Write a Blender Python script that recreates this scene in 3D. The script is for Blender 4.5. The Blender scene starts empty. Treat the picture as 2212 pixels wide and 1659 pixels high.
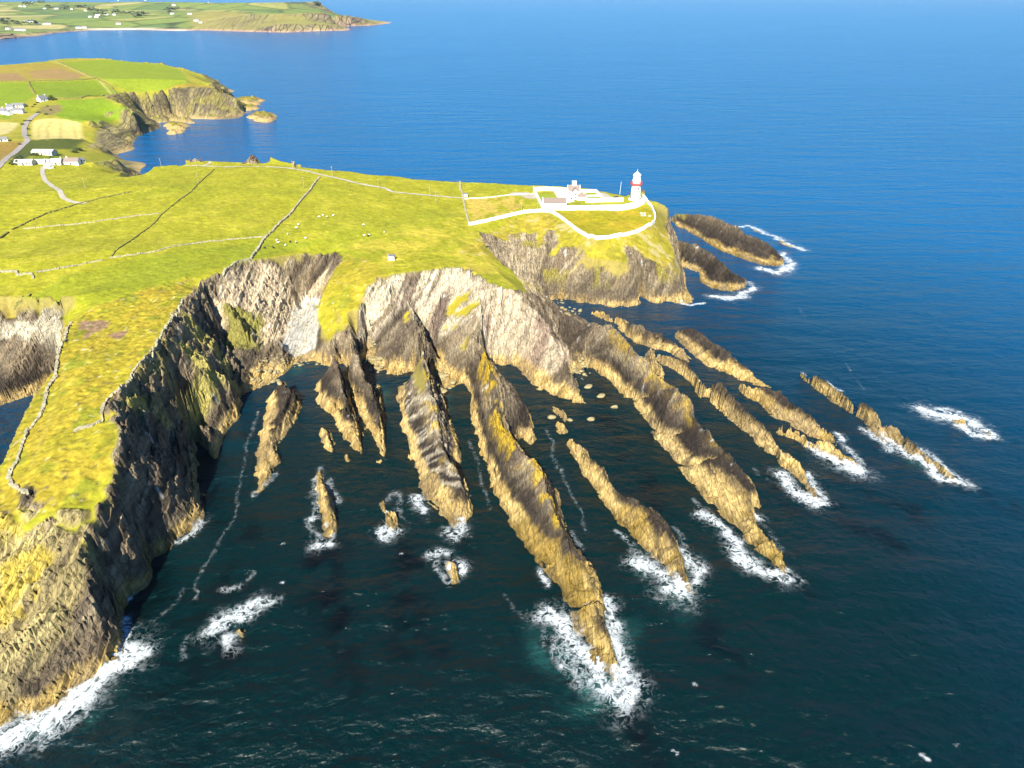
import bpy, bmesh, math, random, time
import numpy as np
from mathutils import Vector, Matrix
T0 = time.time()
random.seed(7)
S = bpy.context.scene
COL = S.collection
# ---------------------------------------------------------------- camera
CAM_H = 160.0
PITCH = math.radians(29.07)
FOC = 1536.0                      # focal length in pixels of a 2212 px wide picture
cam_d = bpy.data.cameras.new('camera')
cam = bpy.data.objects.new('camera', cam_d); COL.objects.link(cam)
cam.location = (0, 0, CAM_H)
cam.rotation_euler = (math.pi / 2 - PITCH, 0, 0)
cam_d.sensor_width = 36.0
cam_d.lens = FOC / 2212 * 36.0
cam_d.clip_start = 1.0
cam_d.clip_end = 200000.0
S.camera = cam
# ---------------------------------------------------------------- light
SUN_EL = math.radians(38)
SUN_DIR = np.array([0.15, 0.989])            # ground direction the light travels in
SUN_DIR = SUN_DIR / np.linalg.norm(SUN_DIR)
W = bpy.data.worlds.new('World'); S.world = W; W.use_nodes = True
wn = W.node_tree; wn.nodes.clear()
sky = wn.nodes.new('ShaderNodeTexSky'); sky.sky_type = 'NISHITA'; sky.sun_disc = False
sky.sun_elevation = SUN_EL
sky.sun_rotation = math.atan2(-SUN_DIR[0], -SUN_DIR[1])
sky.altitude = 0; sky.air_density = 1.0; sky.dust_density = 0.3; sky.ozone_density = 6.0
bg = wn.nodes.new('ShaderNodeBackground'); bg.inputs['Strength'].default_value = 0.062
wo = wn.nodes.new('ShaderNodeOutputWorld')
tint = wn.nodes.new('ShaderNodeMix'); tint.data_type = 'RGBA'; tint.blend_type = 'MULTIPLY'; tint.inputs[0].default_value = 1.0
tint.inputs[7].default_value = (0.36, 0.74, 1.05, 1)          # a clear, deep blue summer sky
wn.links.new(sky.outputs[0], tint.inputs[6]); wn.links.new(tint.outputs[2], bg.inputs[0]); wn.links.new(bg.outputs[0], wo.inputs[0])
sun_d = bpy.data.lights.new('sun', 'SUN'); sun_d.energy = 5.0; sun_d.angle = math.radians(0.5)
sun_d.color = (1.0, 0.94, 0.82)
sun = bpy.data.objects.new('sun', sun_d); COL.objects.link(sun)
ldir = Vector((SUN_DIR[0] * math.cos(SUN_EL), SUN_DIR[1] * math.cos(SUN_EL), -math.sin(SUN_EL)))
sun.rotation_euler = ldir.to_track_quat('-Z', 'Y').to_euler()
sun.location = (-200, -100, 400)
S.view_settings.view_transform = 'Standard'; S.view_settings.look = 'None'
S.view_settings.gamma = 1.0; S.view_settings.use_curve_mapping = False
S.view_settings.exposure = 1.4
S.cycles.max_bounces = 6; S.cycles.diffuse_bounces = 2; S.cycles.glossy_bounces = 2
S.cycles.transparent_max_bounces = 24; S.cycles.volume_bounces = 0

# ---------------------------------------------------------------- helpers: picture point -> place
FW = np.array([0, math.cos(PITCH), -math.sin(PITCH)]); UP = np.array([0, math.sin(PITCH), math.cos(PITCH)])
def ray(u, v):
    return np.array([1, 0, 0]) * (u - 1106) / FOC + UP * (829.5 - v) / FOC + FW
def G(u, v, z=0.0):
    d = ray(u, v); t = (z - CAM_H) / d[2]
    return (d[0] * t, d[1] * t)
K = 4000 / 2212
CROP = dict(c1=(0,0,2.212), c2=(1000,0,2.212), c3=(0,750,2.212), c4=(1000,750,2.212), c6=(0,1400,2.212),
            c8=(1000,1400,2.212), c5=(2000,600,1.8433), c7=(0,2150,1.952), d1=(2000,1100,2.212),
            d2=(2000,1750,1.8433), d3=(2800,1100,1.8433), d4=(1100,1900,2.212), d5=(2000,680,3.6867),
            d6=(0,330,5.0275), d7=(2000,2100,2.37), d8=(0,0,3.6867), B=(0,0,1/K))
def q(c, *pts):
    x0, y0, s = CROP[c]
    return [((x0 + p[0] / s) / K, (y0 + p[1] / s) / K) + tuple(p[2:]) for p in pts]
def wl(pts, z=0.0):
    return [G(p[0], p[1], p[2] if len(p) > 2 else z) + ((p[2] if len(p) > 2 else z),) for p in pts]
STR = np.array([-0.302, 0.953]); ACR = np.array([0.953, 0.302])      # strike of the strata, and across it

# ---------------------------------------------------------------- noise
def _h(ix, iy, s):
    n = (ix.astype(np.int64) * 374761393 + iy.astype(np.int64) * 668265263 + s * 1442695041) & 0xffffffff
    n = ((n ^ (n >> 13)) * 1274126177) & 0xffffffff
    return ((n ^ (n >> 16)) & 0xffff) / 65535.0
def vn(x, y, s=0):
    ix = np.floor(x); iy = np.floor(y); fx = x - ix; fy = y - iy
    ix = ix.astype(np.int64); iy = iy.astype(np.int64)
    ux = fx * fx * fx * (fx * (fx * 6 - 15) + 10); uy = fy * fy * fy * (fy * (fy * 6 - 15) + 10)
    a = _h(ix, iy, s); b = _h(ix + 1, iy, s); c = _h(ix, iy + 1, s); d = _h(ix + 1, iy + 1, s)
    return (a + (b - a) * ux + (c - a) * uy + (a - b - c + d) * ux * uy) * 2 - 1
def fbm(x, y, o=4, s=0, g=0.5):
    r = 0; a = 1.0; n = 0
    for k in range(o):
        r = r + a * vn(x * 2**k + 17.3 * k, y * 2**k - 9.1 * k, s + k); n += a; a *= g
    return r / n
def ridge(x, y, o=3, s=0):
    r = 0; a = 1.0; n = 0
    for k in range(o):
        r = r + a * (1 - 2 * np.abs(vn(x * 2**k + 5.7 * k, y * 2**k + 3.3 * k, s + k))); n += a; a *= 0.5
    return r / n
def cells(x, y, s=0):
    """distance to nearest cell edge (approx. F2-F1) and a random value per cell"""
    ix = np.floor(x).astype(np.int64); iy = np.floor(y).astype(np.int64)
    f1 = np.full(x.shape, 9.0); f2 = np.full(x.shape, 9.0); cid = np.zeros(x.shape)
    for dx in (-1, 0, 1):
        for dy in (-1, 0, 1):
            cx = ix + dx; cy = iy + dy
            px = cx + _h(cx, cy, s); py = cy + _h(cx, cy, s + 1)
            d = np.hypot(px - x, py - y); r = _h(cx, cy, s + 2)
            cl = d < f1
            f2 = np.where(cl, f1, np.minimum(f2, d)); cid = np.where(cl, r, cid); f1 = np.where(cl, d, f1)
    return f2 - f1, cid
def sst(a, b, x):
    t = np.clip((x - a) / (b - a), 0, 1); return t * t * (3 - 2 * t)
def inpoly(px, py, poly):
    """vectorised point in polygon"""
    px = np.asarray(px); r = np.zeros(px.shape, bool)
    P = np.array([(p[0], p[1]) for p in poly]); n = len(P)
    x0, y0 = P.min(0); x1, y1 = P.max(0)
    bb = (px >= x0) & (px <= x1) & (py >= y0) & (py <= y1)
    if not bb.any(): return r
    qx = px[bb]; qy = py[bb]; ins = np.zeros(qx.shape, bool)
    for i in range(n):
        ax, ay = P[i]; bx, by = P[(i + 1) % n]
        if ay == by: continue
        c = ((ay > qy) != (by > qy)) & (qx < (bx - ax) * (qy - ay) / (by - ay) + ax)
        ins ^= c
    r[bb] = ins
    return r
def segdist(px, py, line, val=None):
    """distance to a polyline (+ interpolated value)"""
    best = np.full(px.shape, 1e9); bv = np.zeros(px.shape)
    for i in range(len(line) - 1):
        ax, ay = line[i][:2]; bx, by = line[i + 1][:2]
        vx, vy = bx - ax, by - ay; L = vx * vx + vy * vy + 1e-9
        t = np.clip(((px - ax) * vx + (py - ay) * vy) / L, 0, 1)
        d = np.hypot(px - ax - t * vx, py - ay - t * vy)
        if val is not None:
            c = d < best
            bv = np.where(c, val[i] + (val[i + 1] - val[i]) * t, bv)
        best = np.minimum(best, d)
    return (best, bv) if val is not None else best

# ---------------------------------------------------------------- helpers: objects
def tag(o, label=None, cat=None, group=None, kind=None):
    if label: o['label'] = label
    if cat: o['category'] = cat
    if group: o['group'] = group
    if kind: o['kind'] = kind
    return o
def link(name, me, mat=None, parent=None):
    o = bpy.data.objects.new(name, me); COL.objects.link(o)
    if mat is not None and me is not None and not me.materials: me.materials.append(mat)
    if parent: o.parent = parent
    return o
def empty(name, loc, rz=0.0):
    o = bpy.data.objects.new(name, None); COL.objects.link(o)
    o.location = loc; o.rotation_euler = (0, 0, rz); o.empty_display_size = 1
    return o
def copy_tree(o, parent=None):
    c = o.copy(); COL.objects.link(c)
    if parent: c.parent = parent
    for ch in list(o.children): copy_tree(ch, c)
    return c
class MB:
    """collects verts and faces"""
    def __init__(s): s.v = []; s.f = []
    def add(s, vs, fs):
        n = len(s.v); s.v += [tuple(v) for v in vs]; s.f += [tuple(i + n for i in f) for f in fs]; return s
    def box(s, c, d, rz=0.0, taper=1.0, jit=0.0):
        x, y, z = d[0] / 2, d[1] / 2, d[2] / 2; vs = []
        ca, sa = math.cos(rz), math.sin(rz)
        for sz in (-1, 1):
            k = taper if sz > 0 else 1
            for sx, sy in ((-1, -1), (1, -1), (1, 1), (-1, 1)):
                a, b = sx * x * k + random.uniform(-jit, jit), sy * y * k + random.uniform(-jit, jit)
                vs.append((c[0] + a * ca - b * sa, c[1] + a * sa + b * ca, c[2] + sz * z + random.uniform(-jit, jit)))
        return s.add(vs, [(3, 2, 1, 0), (4, 5, 6, 7), (0, 1, 5, 4), (1, 2, 6, 5), (2, 3, 7, 6), (3, 0, 4, 7)])
    def lathe(s, prof, n=24, c=(0, 0, 0), cap=True):
        vs = []; fs = []
        for r, z in prof:
            for k in range(n):
                a = 2 * math.pi * k / n; vs.append((c[0] + r * math.cos(a), c[1] + r * math.sin(a), c[2] + z))
        for i in range(len(prof) - 1):
            for k in range(n):
                k2 = (k + 1) % n
                fs.append((i * n + k, i * n + k2, (i + 1) * n + k2, (i + 1) * n + k))
        if cap:
            fs.append(tuple(range(n - 1, -1, -1))); m = (len(prof) - 1) * n; fs.append(tuple(range(m, m + n)))
        return s.add(vs, fs)
    def tube(s, a, b, r, n=6, r2=None):
        a = Vector(a); b = Vector(b); r2 = r if r2 is None else r2
        z = (b - a).normalized(); x = z.orthogonal().normalized(); y = z.cross(x); vs = []
        for p, rr in ((a, r), (b, r2)):
            for k in range(n):
                t = 2 * math.pi * k / n; vs.append(p + x * rr * math.cos(t) + y * rr * math.sin(t))
        fs = [(k, (k + 1) % n, n + (k + 1) % n, n + k) for k in range(n)]
        fs += [tuple(range(n - 1, -1, -1)), tuple(range(n, 2 * n))]
        return s.add(vs, fs)
    def mesh(s, name, smooth=False):
        me = bpy.data.meshes.new(name); me.from_pydata(s.v, [], s.f); me.update()
        if smooth: me.polygons.foreach_set('use_smooth', [True] * len(me.polygons))
        return me
    def build(s, name, mat=None, parent=None, smooth=False):
        return link(name, s.mesh(name, smooth), mat, parent)
def grid_mesh(name, V, F, smooth=True, attrs=(), flatmask=None):
    """fast mesh of quads; attrs = (name, type, array)"""
    me = bpy.data.meshes.new(name)
    me.vertices.add(len(V)); me.vertices.foreach_set('co', np.ascontiguousarray(V, dtype=np.float32).ravel())
    n = F.shape[1]
    me.loops.add(F.size); me.loops.foreach_set('vertex_index', np.ascontiguousarray(F, dtype=np.int32).ravel())
    me.polygons.add(len(F)); me.polygons.foreach_set('loop_start', np.arange(0, F.size, n, dtype=np.int32))
    me.polygons.foreach_set('loop_total', np.full(len(F), n, dtype=np.int32))
    me.polygons.foreach_set('use_smooth', np.full(len(F), smooth) if flatmask is None else ~flatmask)
    for an, ty, arr in attrs:
        at = me.attributes.new(an, ty, 'POINT')
        at.data.foreach_set('color' if ty == 'FLOAT_COLOR' else 'value', np.ascontiguousarray(arr, dtype=np.float32).ravel())
    me.update(calc_edges=True)
    return me
# ---------------------------------------------------------------- materials
def newmat(name):
    m = bpy.data.materials.new(name); m.use_nodes = True; nt = m.node_tree; nt.nodes.clear()
    out = nt.nodes.new('ShaderNodeOutputMaterial'); b = nt.nodes.new('ShaderNodeBsdfPrincipled')
    nt.links.new(b.outputs[0], out.inputs[0])
    return m, nt, b
def nd(nt, typ, **kw):
    n = nt.nodes.new(typ)
    for k, v in kw.items():
        if k in ('operation', 'blend_type', 'data_type', 'attribute_name', 'noise_dimensions', 'feature', 'distance', 'interpolation_type', 'wave_type', 'bands_direction', 'vector_type', 'normalize'):
            setattr(n, k, v)
        else:
            n.inputs[k].default_value = v
    return n
def flat(name, col, rough=0.8, var=0.15, scale=0.7, bump=0.0):
    """plain weathered surface: a colour broken up by two noises"""
    m, nt, b = newmat(name); L = nt.links.new
    tc = nd(nt, 'ShaderNodeNewGeometry')
    n1 = nd(nt, 'ShaderNodeTexNoise', Scale=scale, Detail=6.0, Roughness=0.65)
    L(tc.outputs['Position'], n1.inputs['Vector'])
    r = nd(nt, 'ShaderNodeMapRange'); r.inputs[1].default_value = 0.3; r.inputs[2].default_value = 0.7
    r.inputs[3].default_value = 1 - var; r.inputs[4].default_value = 1 + var
    L(n1.outputs[0], r.inputs[0])
    mx = nd(nt, 'ShaderNodeMix', data_type='RGBA', blend_type='MULTIPLY'); mx.inputs[0].default_value = 1
    mx.inputs[6].default_value = (*col, 1); L(r.outputs[0], mx.inputs[7]); L(mx.outputs[2], b.inputs['Base Color'])
    b.inputs['Roughness'].default_value = rough; b.inputs['Specular IOR Level'].default_value = 0.25
    if bump:
        bp = nd(nt, 'ShaderNodeBump', Strength=0.6, Distance=bump); L(n1.outputs[0], bp.inputs['Height']); L(bp.outputs[0], b.inputs['Normal'])
    return m
def terrain_mat(name, fine=1.0, bump=0.5):
    """vertex colour of the ground broken up by fine grain; strata-shaped relief where the 'rock' attribute is high"""
    m, nt, b = newmat(name); L = nt.links.new
    geo = nd(nt, 'ShaderNodeNewGeometry')
    mp = nd(nt, 'ShaderNodeMapping'); mp.vector_type = 'POINT'
    mp.inputs['Rotation'].default_value = (math.radians(18), 0, -math.atan2(-STR[0], STR[1]))
    mp.inputs['Scale'].default_value = (1.0, 0.16, 0.45)
    L(geo.outputs['Position'], mp.inputs['Vector'])
    ac = nd(nt, 'ShaderNodeAttribute', attribute_name='col'); ar = nd(nt, 'ShaderNodeAttribute', attribute_name='rock')
    st = nd(nt, 'ShaderNodeTexNoise', Scale=0.9 * fine, Detail=8.0, Roughness=0.68, Distortion=0.6); L(mp.outputs[0], st.inputs['Vector'])
    iso = nd(nt, 'ShaderNodeTexNoise', Scale=0.8 * fine, Detail=8.0, Roughness=0.7); L(geo.outputs['Position'], iso.inputs['Vector'])
    fn = nd(nt, 'ShaderNodeMix', data_type='FLOAT'); L(ar.outputs['Fac'], fn.inputs[0]); L(iso.outputs[0], fn.inputs[2]); L(st.outputs[0], fn.inputs[3])
    rg = nd(nt, 'ShaderNodeMapRange'); L(fn.outputs[0], rg.inputs[0])
    rg.inputs[1].default_value = 0.28; rg.inputs[2].default_value = 0.72
    lo = nd(nt, 'ShaderNodeMapRange'); L(ar.outputs['Fac'], lo.inputs[0]); lo.inputs[3].default_value = 0.74; lo.inputs[4].default_value = 0.62
    hi = nd(nt, 'ShaderNodeMapRange'); L(ar.outputs['Fac'], hi.inputs[0]); hi.inputs[3].default_value = 1.26; hi.inputs[4].default_value = 1.42
    L(lo.outputs[0], rg.inputs[3]); L(hi.outputs[0], rg.inputs[4])
    mp2 = nd(nt, 'ShaderNodeMapping'); mp2.inputs['Rotation'].default_value = (math.radians(18), 0, -math.atan2(-STR[0], STR[1])); mp2.inputs['Scale'].default_value = (1.35, 0.17, 0.7)
    L(geo.outputs['Position'], mp2.inputs['Vector'])
    wv = nd(nt, 'ShaderNodeMix', data_type='RGBA', blend_type='LINEAR_LIGHT'); wv.inputs[0].default_value = .35; L(mp2.outputs[0], wv.inputs[6]); L(iso.outputs['Color'], wv.inputs[7])
    vo = nd(nt, 'ShaderNodeTexVoronoi', feature='DISTANCE_TO_EDGE', Scale=.55 * fine); L(wv.outputs[2], vo.inputs['Vector'])
    vr = nd(nt, 'ShaderNodeMapRange'); L(vo.outputs['Distance'], vr.inputs[0]); vr.inputs[1].default_value = 0.0; vr.inputs[2].default_value = .07
    cr = nd(nt, 'ShaderNodeMath', operation='SUBTRACT'); cr.inputs[0].default_value = 1.0; L(vr.outputs[0], cr.inputs[1])          # 1 in a crack
    crr = nd(nt, 'ShaderNodeMath', operation='MULTIPLY'); L(cr.outputs[0], crr.inputs[0]); L(ar.outputs['Fac'], crr.inputs[1])
    mx0 = nd(nt, 'ShaderNodeMix', data_type='RGBA', blend_type='MULTIPLY'); mx0.inputs[0].default_value = 1
    L(ac.outputs['Color'], mx0.inputs[6]); L(rg.outputs[0], mx0.inputs[7])
    ck = nd(nt, 'ShaderNodeMath', operation='MULTIPLY'); L(crr.outputs[0], ck.inputs[0]); ck.inputs[1].default_value = .38
    mx = nd(nt, 'ShaderNodeMix', data_type='RGBA'); L(ck.outputs[0], mx.inputs[0]); L(mx0.outputs[2], mx.inputs[6]); mx.inputs[7].default_value = (.03, .024, .018, 1)
    L(mx.outputs[2], b.inputs['Base Color'])
    b.inputs['Roughness'].default_value = 0.9; b.inputs['Specular IOR Level'].default_value = 0.15
    bs = nd(nt, 'ShaderNodeMapRange'); L(ar.outputs['Fac'], bs.inputs[0]); bs.inputs[3].default_value = 0.35 * bump; bs.inputs[4].default_value = 1.5 * bump
    hm = nd(nt, 'ShaderNodeMath', operation='MULTIPLY'); L(fn.outputs[0], hm.inputs[0]); L(bs.outputs[0], hm.inputs[1])
    hc = nd(nt, 'ShaderNodeMath', operation='MULTIPLY_ADD'); L(crr.outputs[0], hc.inputs[0]); hc.inputs[1].default_value = -.12 / fine; L(hm.outputs[0], hc.inputs[2]); hm = hc
    bp = nd(nt, 'ShaderNodeBump', Strength=1.0, Distance=2.2); L(hm.outputs[0], bp.inputs['Height']); L(bp.outputs[0], b.inputs['Normal'])
    return m
# ================================================================ the land: traced shore and ridge lines
FING = []      # dict(name, left waterline, crest (u,v,z), k = run of the steep side per metre of height)
def F(name, left, crest, k=0.45, attached=False, label=None, low=False):
    FING.append(dict(name=name, left=left, crest=crest, k=k, att=attached, label=label, low=low))
F('rock_ridge', [(590,825),(570,870),(555,930),(547,990),(545,1030),(538,1062)],
  [(605,820,9),(628,845,8),(610,890,7),(588,930,5),(581,955,4),(597,990,2.5),(576,1000,3),(578,1020,2),(575,1045,1),(545,1068,0)],
  label='crooked low rock ridge nearest the shadowed cliff, between it and the pool')
F('rock_ridge', q('c8',(560,110),(500,190),(515,270),(545,430),(610,460),(690,490),(705,560),(710,640),(755,650),(790,720),(820,790),(905,835)),
  q('c8',(680,-30,14),(715,130,13),(740,300,10),(790,400,8),(835,500,6),(860,600,5),(890,760,2),(905,835,0)), k=0.3, attached=True,
  label='short double rock rib at the foot of the grassy spur, beside the pebble cove pool')
F('rock_ridge', q('c8',(785,110),(800,160),(820,300),(870,420),(905,560),(930,620),(960,600),(1000,650),(1010,710),(1080,760),(1108,850)),
  q('c8',(880,-30,15),(925,100,14),(965,200,12),(1000,330,9),(1040,450,7),(1065,560,5),(1090,680,3),(1108,760,2),(1112,850,0)), k=0.4, attached=True,
  label='thin pale rock rib just left of the broad streaked slab')
F('rock_ridge', q('c8',(1105,130),(1130,215),(1180,220),(1210,330),(1250,500),(1290,720),(1330,850),(1380,1000),(1400,1130),(1440,1230),(1520,1310),(1570,1420),(1670,1470)),
  q('c8',(1440,0,19),(1475,150,18),(1490,260,17),(1540,420,15),(1560,560,14),(1580,730,12),(1660,880,10),(1740,1000,8),(1790,1130,6),(1815,1250,4),(1835,1330,2),(1760,1430,.5),(1690,1470,0)), k=0.45, attached=True,
  label='broad rock slab with pale diagonal streaks and a green patch on its back')
F('rock_ledge', q('c8',(1590,450),(1600,600),(1640,740),(1700,870),(1755,905)),
  q('c8',(1640,480,4),(1680,600,4),(1725,740,4),(1765,880,1),(1760,905,0)), label='low tan rock ledge in the shadow right of the streaked slab', low=True)
F('rock_ridge', q('c8',(1800,180),(1830,290),(1870,370),(1840,430),(1880,560),(1930,740),(1955,910),(1990,920),(2030,1060),(2015,1090),(2060,1210),(2100,1260),(2150,1370))
  + q('d2',(60,690),(130,770),(180,870),(270,930),(330,1090),(370,1170),(345,1200),(380,1290),(470,1390),(520,1480),(580,1590)) + q('d7',(670,1050),(750,1210),(830,1310),(920,1390)),
  q('c8',(1960,-100,21),(2050,200,20),(2080,450,18),(2130,590,17)) + q('d2',(55,20,16),(130,60,15),(200,140,14),(240,250,13),(285,420,11),(330,540,9),(385,640,7),(410,690,6),(520,790,5),(580,900,5),(610,1020,5),(635,1100,4))
  + q('d7',(790,700,4),(840,800,4),(880,900,4),(910,1000,3),(945,1150,2.5),(980,1280,1.5),(985,1380,.3)), k=0.5, attached=True,
  label='longest rock ridge with yellow lichen on its crest, its tip in foreground surf')
F('rock_ledge', q('d1',(-40,880),(0,1050),(20,1200),(60,1340),(130,1420)),
  q('d1',(10,890,9),(60,1000,8),(110,1080,7),(150,1170,6),(140,1220,5),(185,1330,3),(170,1410,0)), k=0.3, label='brown rock ledge behind the lichened crest of the longest ridge')
F('rock_ridge', q('d1',(690,740),(780,815),(860,880),(880,920),(960,1000),(1020,1010),(1080,1100),(1120,1160),(1190,1250),(1180,1280),(1250,1380),(1330,1500),(1400,1590))
  + q('d2',(1190,180),(1270,270),(1330,400),(1380,460),(1430,440),(1470,490),(1560,560),(1640,640),(1700,710),(1760,770),(1850,810),(1940,860),(1990,900)),
  q('d1',(860,370,20),(940,450,19),(1000,540,18),(1060,580,18),(1130,650,17),(1200,760,15),(1280,830,14),(1370,900,13),(1480,1010,16),(1570,1045,15),(1540,1130,11),(1640,1230,11),(1700,1300,10),(1760,1390,9),(1850,1480,8),(1930,1570,7),(2000,1640,6))
  + q('d2',(1660,190,5),(1700,300,5),(1720,420,4),(1740,530,4),(1800,590,3.5),(1860,660,3),(1900,720,2.5),(1970,810,2),(2005,880,.3)), k=0.45, attached=True,
  label='widest dark rock slab, cut by cracks, with a tan foot and loose block')
F('rock_ledge', q('d1',(1060,560),(1150,690),(1230,770),(1290,820)),
  q('d1',(1150,600,8),(1230,640,7),(1280,700,6),(1315,770,4),(1300,820,0)), label='rounded tan ledge on the far side of the widest slab near its root')
F('rock_ledge', q('d2',(1640,250),(1670,350),(1720,400),(1780,445)), q('d2',(1700,190,4),(1750,290,4),(1770,360,3),(1790,440,0)),
  label='small tan ledge on the seaward side of the widest slab, in surf', low=True)
F('rock_skerry', q('d1',(455,1378),(500,1450),(530,1530),(560,1590)) + q('d2',(480,150),(550,270),(630,340),(690,440),(740,500),(780,570),(850,640),(900,680),(960,770),(1080,850),(1090,920),(1130,1020),(1230,1030),(1330,1050)),
  q('d1',(480,1375,2),(560,1410,4),(630,1470,5),(690,1540,6)) + q('d2',(650,150,6),(690,240,5),(740,290,5),(800,330,6),(880,350,7),(980,400,7),(1050,490,7),(1110,560,6),(1165,650,5),(1190,700,5),(1220,790,4),(1210,870,3),(1260,950,2),(1340,1035,0)),
  label='detached long tan skerry between the longest ridge and the widest slab')
F('rock_ridge', q('d1',(1240,600),(1290,700),(1360,740),(1450,790),(1540,870),(1600,940),(1700,1020),(1760,1080),(1850,1170),(1960,1240),(2080,1350)) + q('d3',(330,1200),(430,1260),(500,1340),(560,1410),(620,1490),(680,1560),(745,1605)),
  q('d1',(1180,560,5),(1300,610,5),(1400,645,6),(1500,680,7),(1580,780,7),(1640,845,8),(1700,850,9),(1820,885,10),(1870,970,9),(1950,1040,8),(2030,1120,7)) + q('d3',(330,1010,6),(400,1110,5),(430,1180,4),(490,1250,4),(520,1245,4),(580,1290,3),(620,1350,2.5),(640,1400,2),(690,1490,1.5),(745,1590,0)),
  label='long narrow rock ridge just beyond the widest slab, dark back and tan flank')
F('rock_ridge', q('d1',(670,240),(720,300),(800,325),(890,350),(930,405),(990,475),(1070,525),(1150,555),(1250,595),(1330,605),(1420,655),(1550,685)),
  q('d1',(690,240,2),(800,280,3),(900,300,4),(990,330,4),(1010,360,7),(1065,368,9),(1130,380,9),(1200,420,8),(1290,465,6),(1380,525,4),(1470,585,3),(1520,640,2),(1562,675,0)),
  label='thin curved tan ridge lying in the channel below the lighthouse cliffs')
F('rock_skerry', q('d1',(1400,450),(1400,490),(1430,535),(1500,600),(1560,650),(1640,720),(1700,760),(1800,780),(1880,820),(1980,860),(2080,885)) + q('d3',(412,782)),
  q('d1',(1420,430,2),(1500,418,4),(1570,420,6),(1640,460,7),(1720,515,7),(1800,575,7),(1900,640,6),(1980,720,5),(2080,800,4)) + q('d3',(240,660,3),(350,735,2),(415,775,0)),
  label='spindle-shaped skerry with a dark saddle, beyond the narrow ridge')
F('rock_skerry', q('d3',(160,748),(180,785),(260,850),(350,930),(430,1000),(500,1010),(560,1060),(640,1105),(740,1145),(825,1168)),
  q('d3',(180,740,2),(230,760,4),(290,755,5),(380,790,6),(460,810,7),(540,870,6),(600,920,6),(690,990,5),(740,1050,4),(800,1090,3),(850,1130,2),(845,1165,0)),
  label='tan skerry end to end with the spindle-shaped one')
F('rock_ledge', q('d3',(440,1055),(500,1105),(580,1125),(620,1155),(700,1205),(760,1265),(830,1275),(900,1305),(1030,1340)),
  q('d3',(450,1050,2),(520,1058,4),(590,1080,4),(640,1130,4),(740,1150,4),(820,1175,4),(900,1230,3),(960,1270,2),(1040,1330,0)),
  label='low golden ledge awash along the near side of a tan skerry', low=True)
F('rock_skerry', q('d3',(600,672),(630,695),(680,725),(670,742),(740,785),(800,832),(880,892),(980,945),(1055,1005),(1055,1060),(1100,1110),(1170,1172),(1240,1225),(1290,1240),(1260,1165),(1290,1172),(1340,1222),(1400,1255),(1455,1255)),
  q('d3',(605,662,1),(650,660,4),(720,680,5),(800,720,5),(850,770,5),(930,820,6),(1000,870,6),(1080,900,6),(1150,940,5),(1180,990,4),(1185,1030,3),(1250,1030,3),(1310,1062,4),(1390,1150,4),(1450,1205,3),(1462,1245,0)),
  label='knobbly golden skerry, outermost long one on the right, forked at its near end')
F('rock_skerry', q('d3',(1480,1230),(1490,1272),(1540,1325),(1600,1372),(1690,1432),(1770,1470)),
  q('d3',(1485,1225,2),(1540,1260,3),(1620,1320,3),(1700,1380,2.5),(1725,1425,1),(1780,1470,0)), label='short brown skerry in surf off the forked golden skerry', low=True)
F('rock_skerry', q('d3',(1690,992),(1740,1040),(1810,1050)), q('d3',(1700,985,1.5),(1780,1000,2.2),(1815,1045,0)), label='reddish rock ringed by an oval of white surf, furthest right', low=True)
F('rock_skerry', q('d3',(1880,1065),(1980,1100)), q('d3',(1900,1052,1.3),(1970,1080,1.3),(1988,1098,0)), label='tiny rock awash at the near end of the oval surf patch', low=True)
F('rock_island', q('c5',(1150,450),(1165,485),(1200,525),(1290,575),(1370,625),(1450,685),(1540,725),(1640,775),(1740,805),(1830,835),(1900,825),(1960,808)),
  q('c5',(1150,435,5),(1260,432,10),(1380,437,13),(1480,462,14),(1560,503,13),(1620,522,12),(1660,562,10),(1740,602,8),(1800,632,7),(1860,662,6),(1905,695,5),(1940,750,4),(1965,800,0)), k=0.6,
  label='large humped dark rock island off the lighthouse point')
F('rock_ridge', q('c5',(1190,770),(1210,812),(1270,832),(1350,855),(1330,920),(1380,962),(1480,1022),(1610,1015),(1680,975)),
  q('c5',(1150,560,14),(1240,630,13),(1330,655,12),(1400,700,12),(1480,745,11),(1550,822,9),(1600,860,7),(1640,882,5),(1680,905,3),(1660,930,3),(1685,965,0)), k=0.5, attached=True,
  label='dark rock ridge joined to the lighthouse cliffs, ending in a square block')
F('rock_skerry', q('c5',(1905,622),(1960,660),(2060,690)), q('c5',(1920,615,2),(1990,640,2),(2065,685,0)), label='low reddish rock in surf outside the humped island', low=True)
F('rock_skerry', q('c5',(1735,550),(1790,582)), q('c5',(1750,542,1.6),(1795,580,0)), label='small reddish rock awash close behind the humped island', low=True)
F('rock_skerry', q('c8',(545,615),(550,700),(575,780),(610,835)), q('c8',(560,600,2.4),(600,605,3),(615,680,3),(635,760,2),(640,820,0)), label='stubby tan rock standing in calm water off the double rib', low=True)
F('rock_skerry', q('c8',(530,940),(520,1060),(510,1150),(515,1240),(535,1350),(540,1500),(600,1560)),
  q('c8',(560,960,2),(550,1050,2),(580,1110,4),(620,1180,4),(640,1300,4),(655,1420,3),(655,1520,1),(620,1560,0)), label='upright golden skerry ringed by foam, alone in the left of the bay', low=True)
F('rock_skerry', q('c8',(1070,1210),(1100,1290),(1120,1380),(1130,1490)), q('c8',(1095,1210,1.5),(1120,1260,1.5),(1130,1320,1),(1160,1370,2.5),(1180,1430,2.5),(1170,1475,1),(1140,1490,0)), label='slender broken rock in swirling foam left of the streaked slab', low=True)
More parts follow.
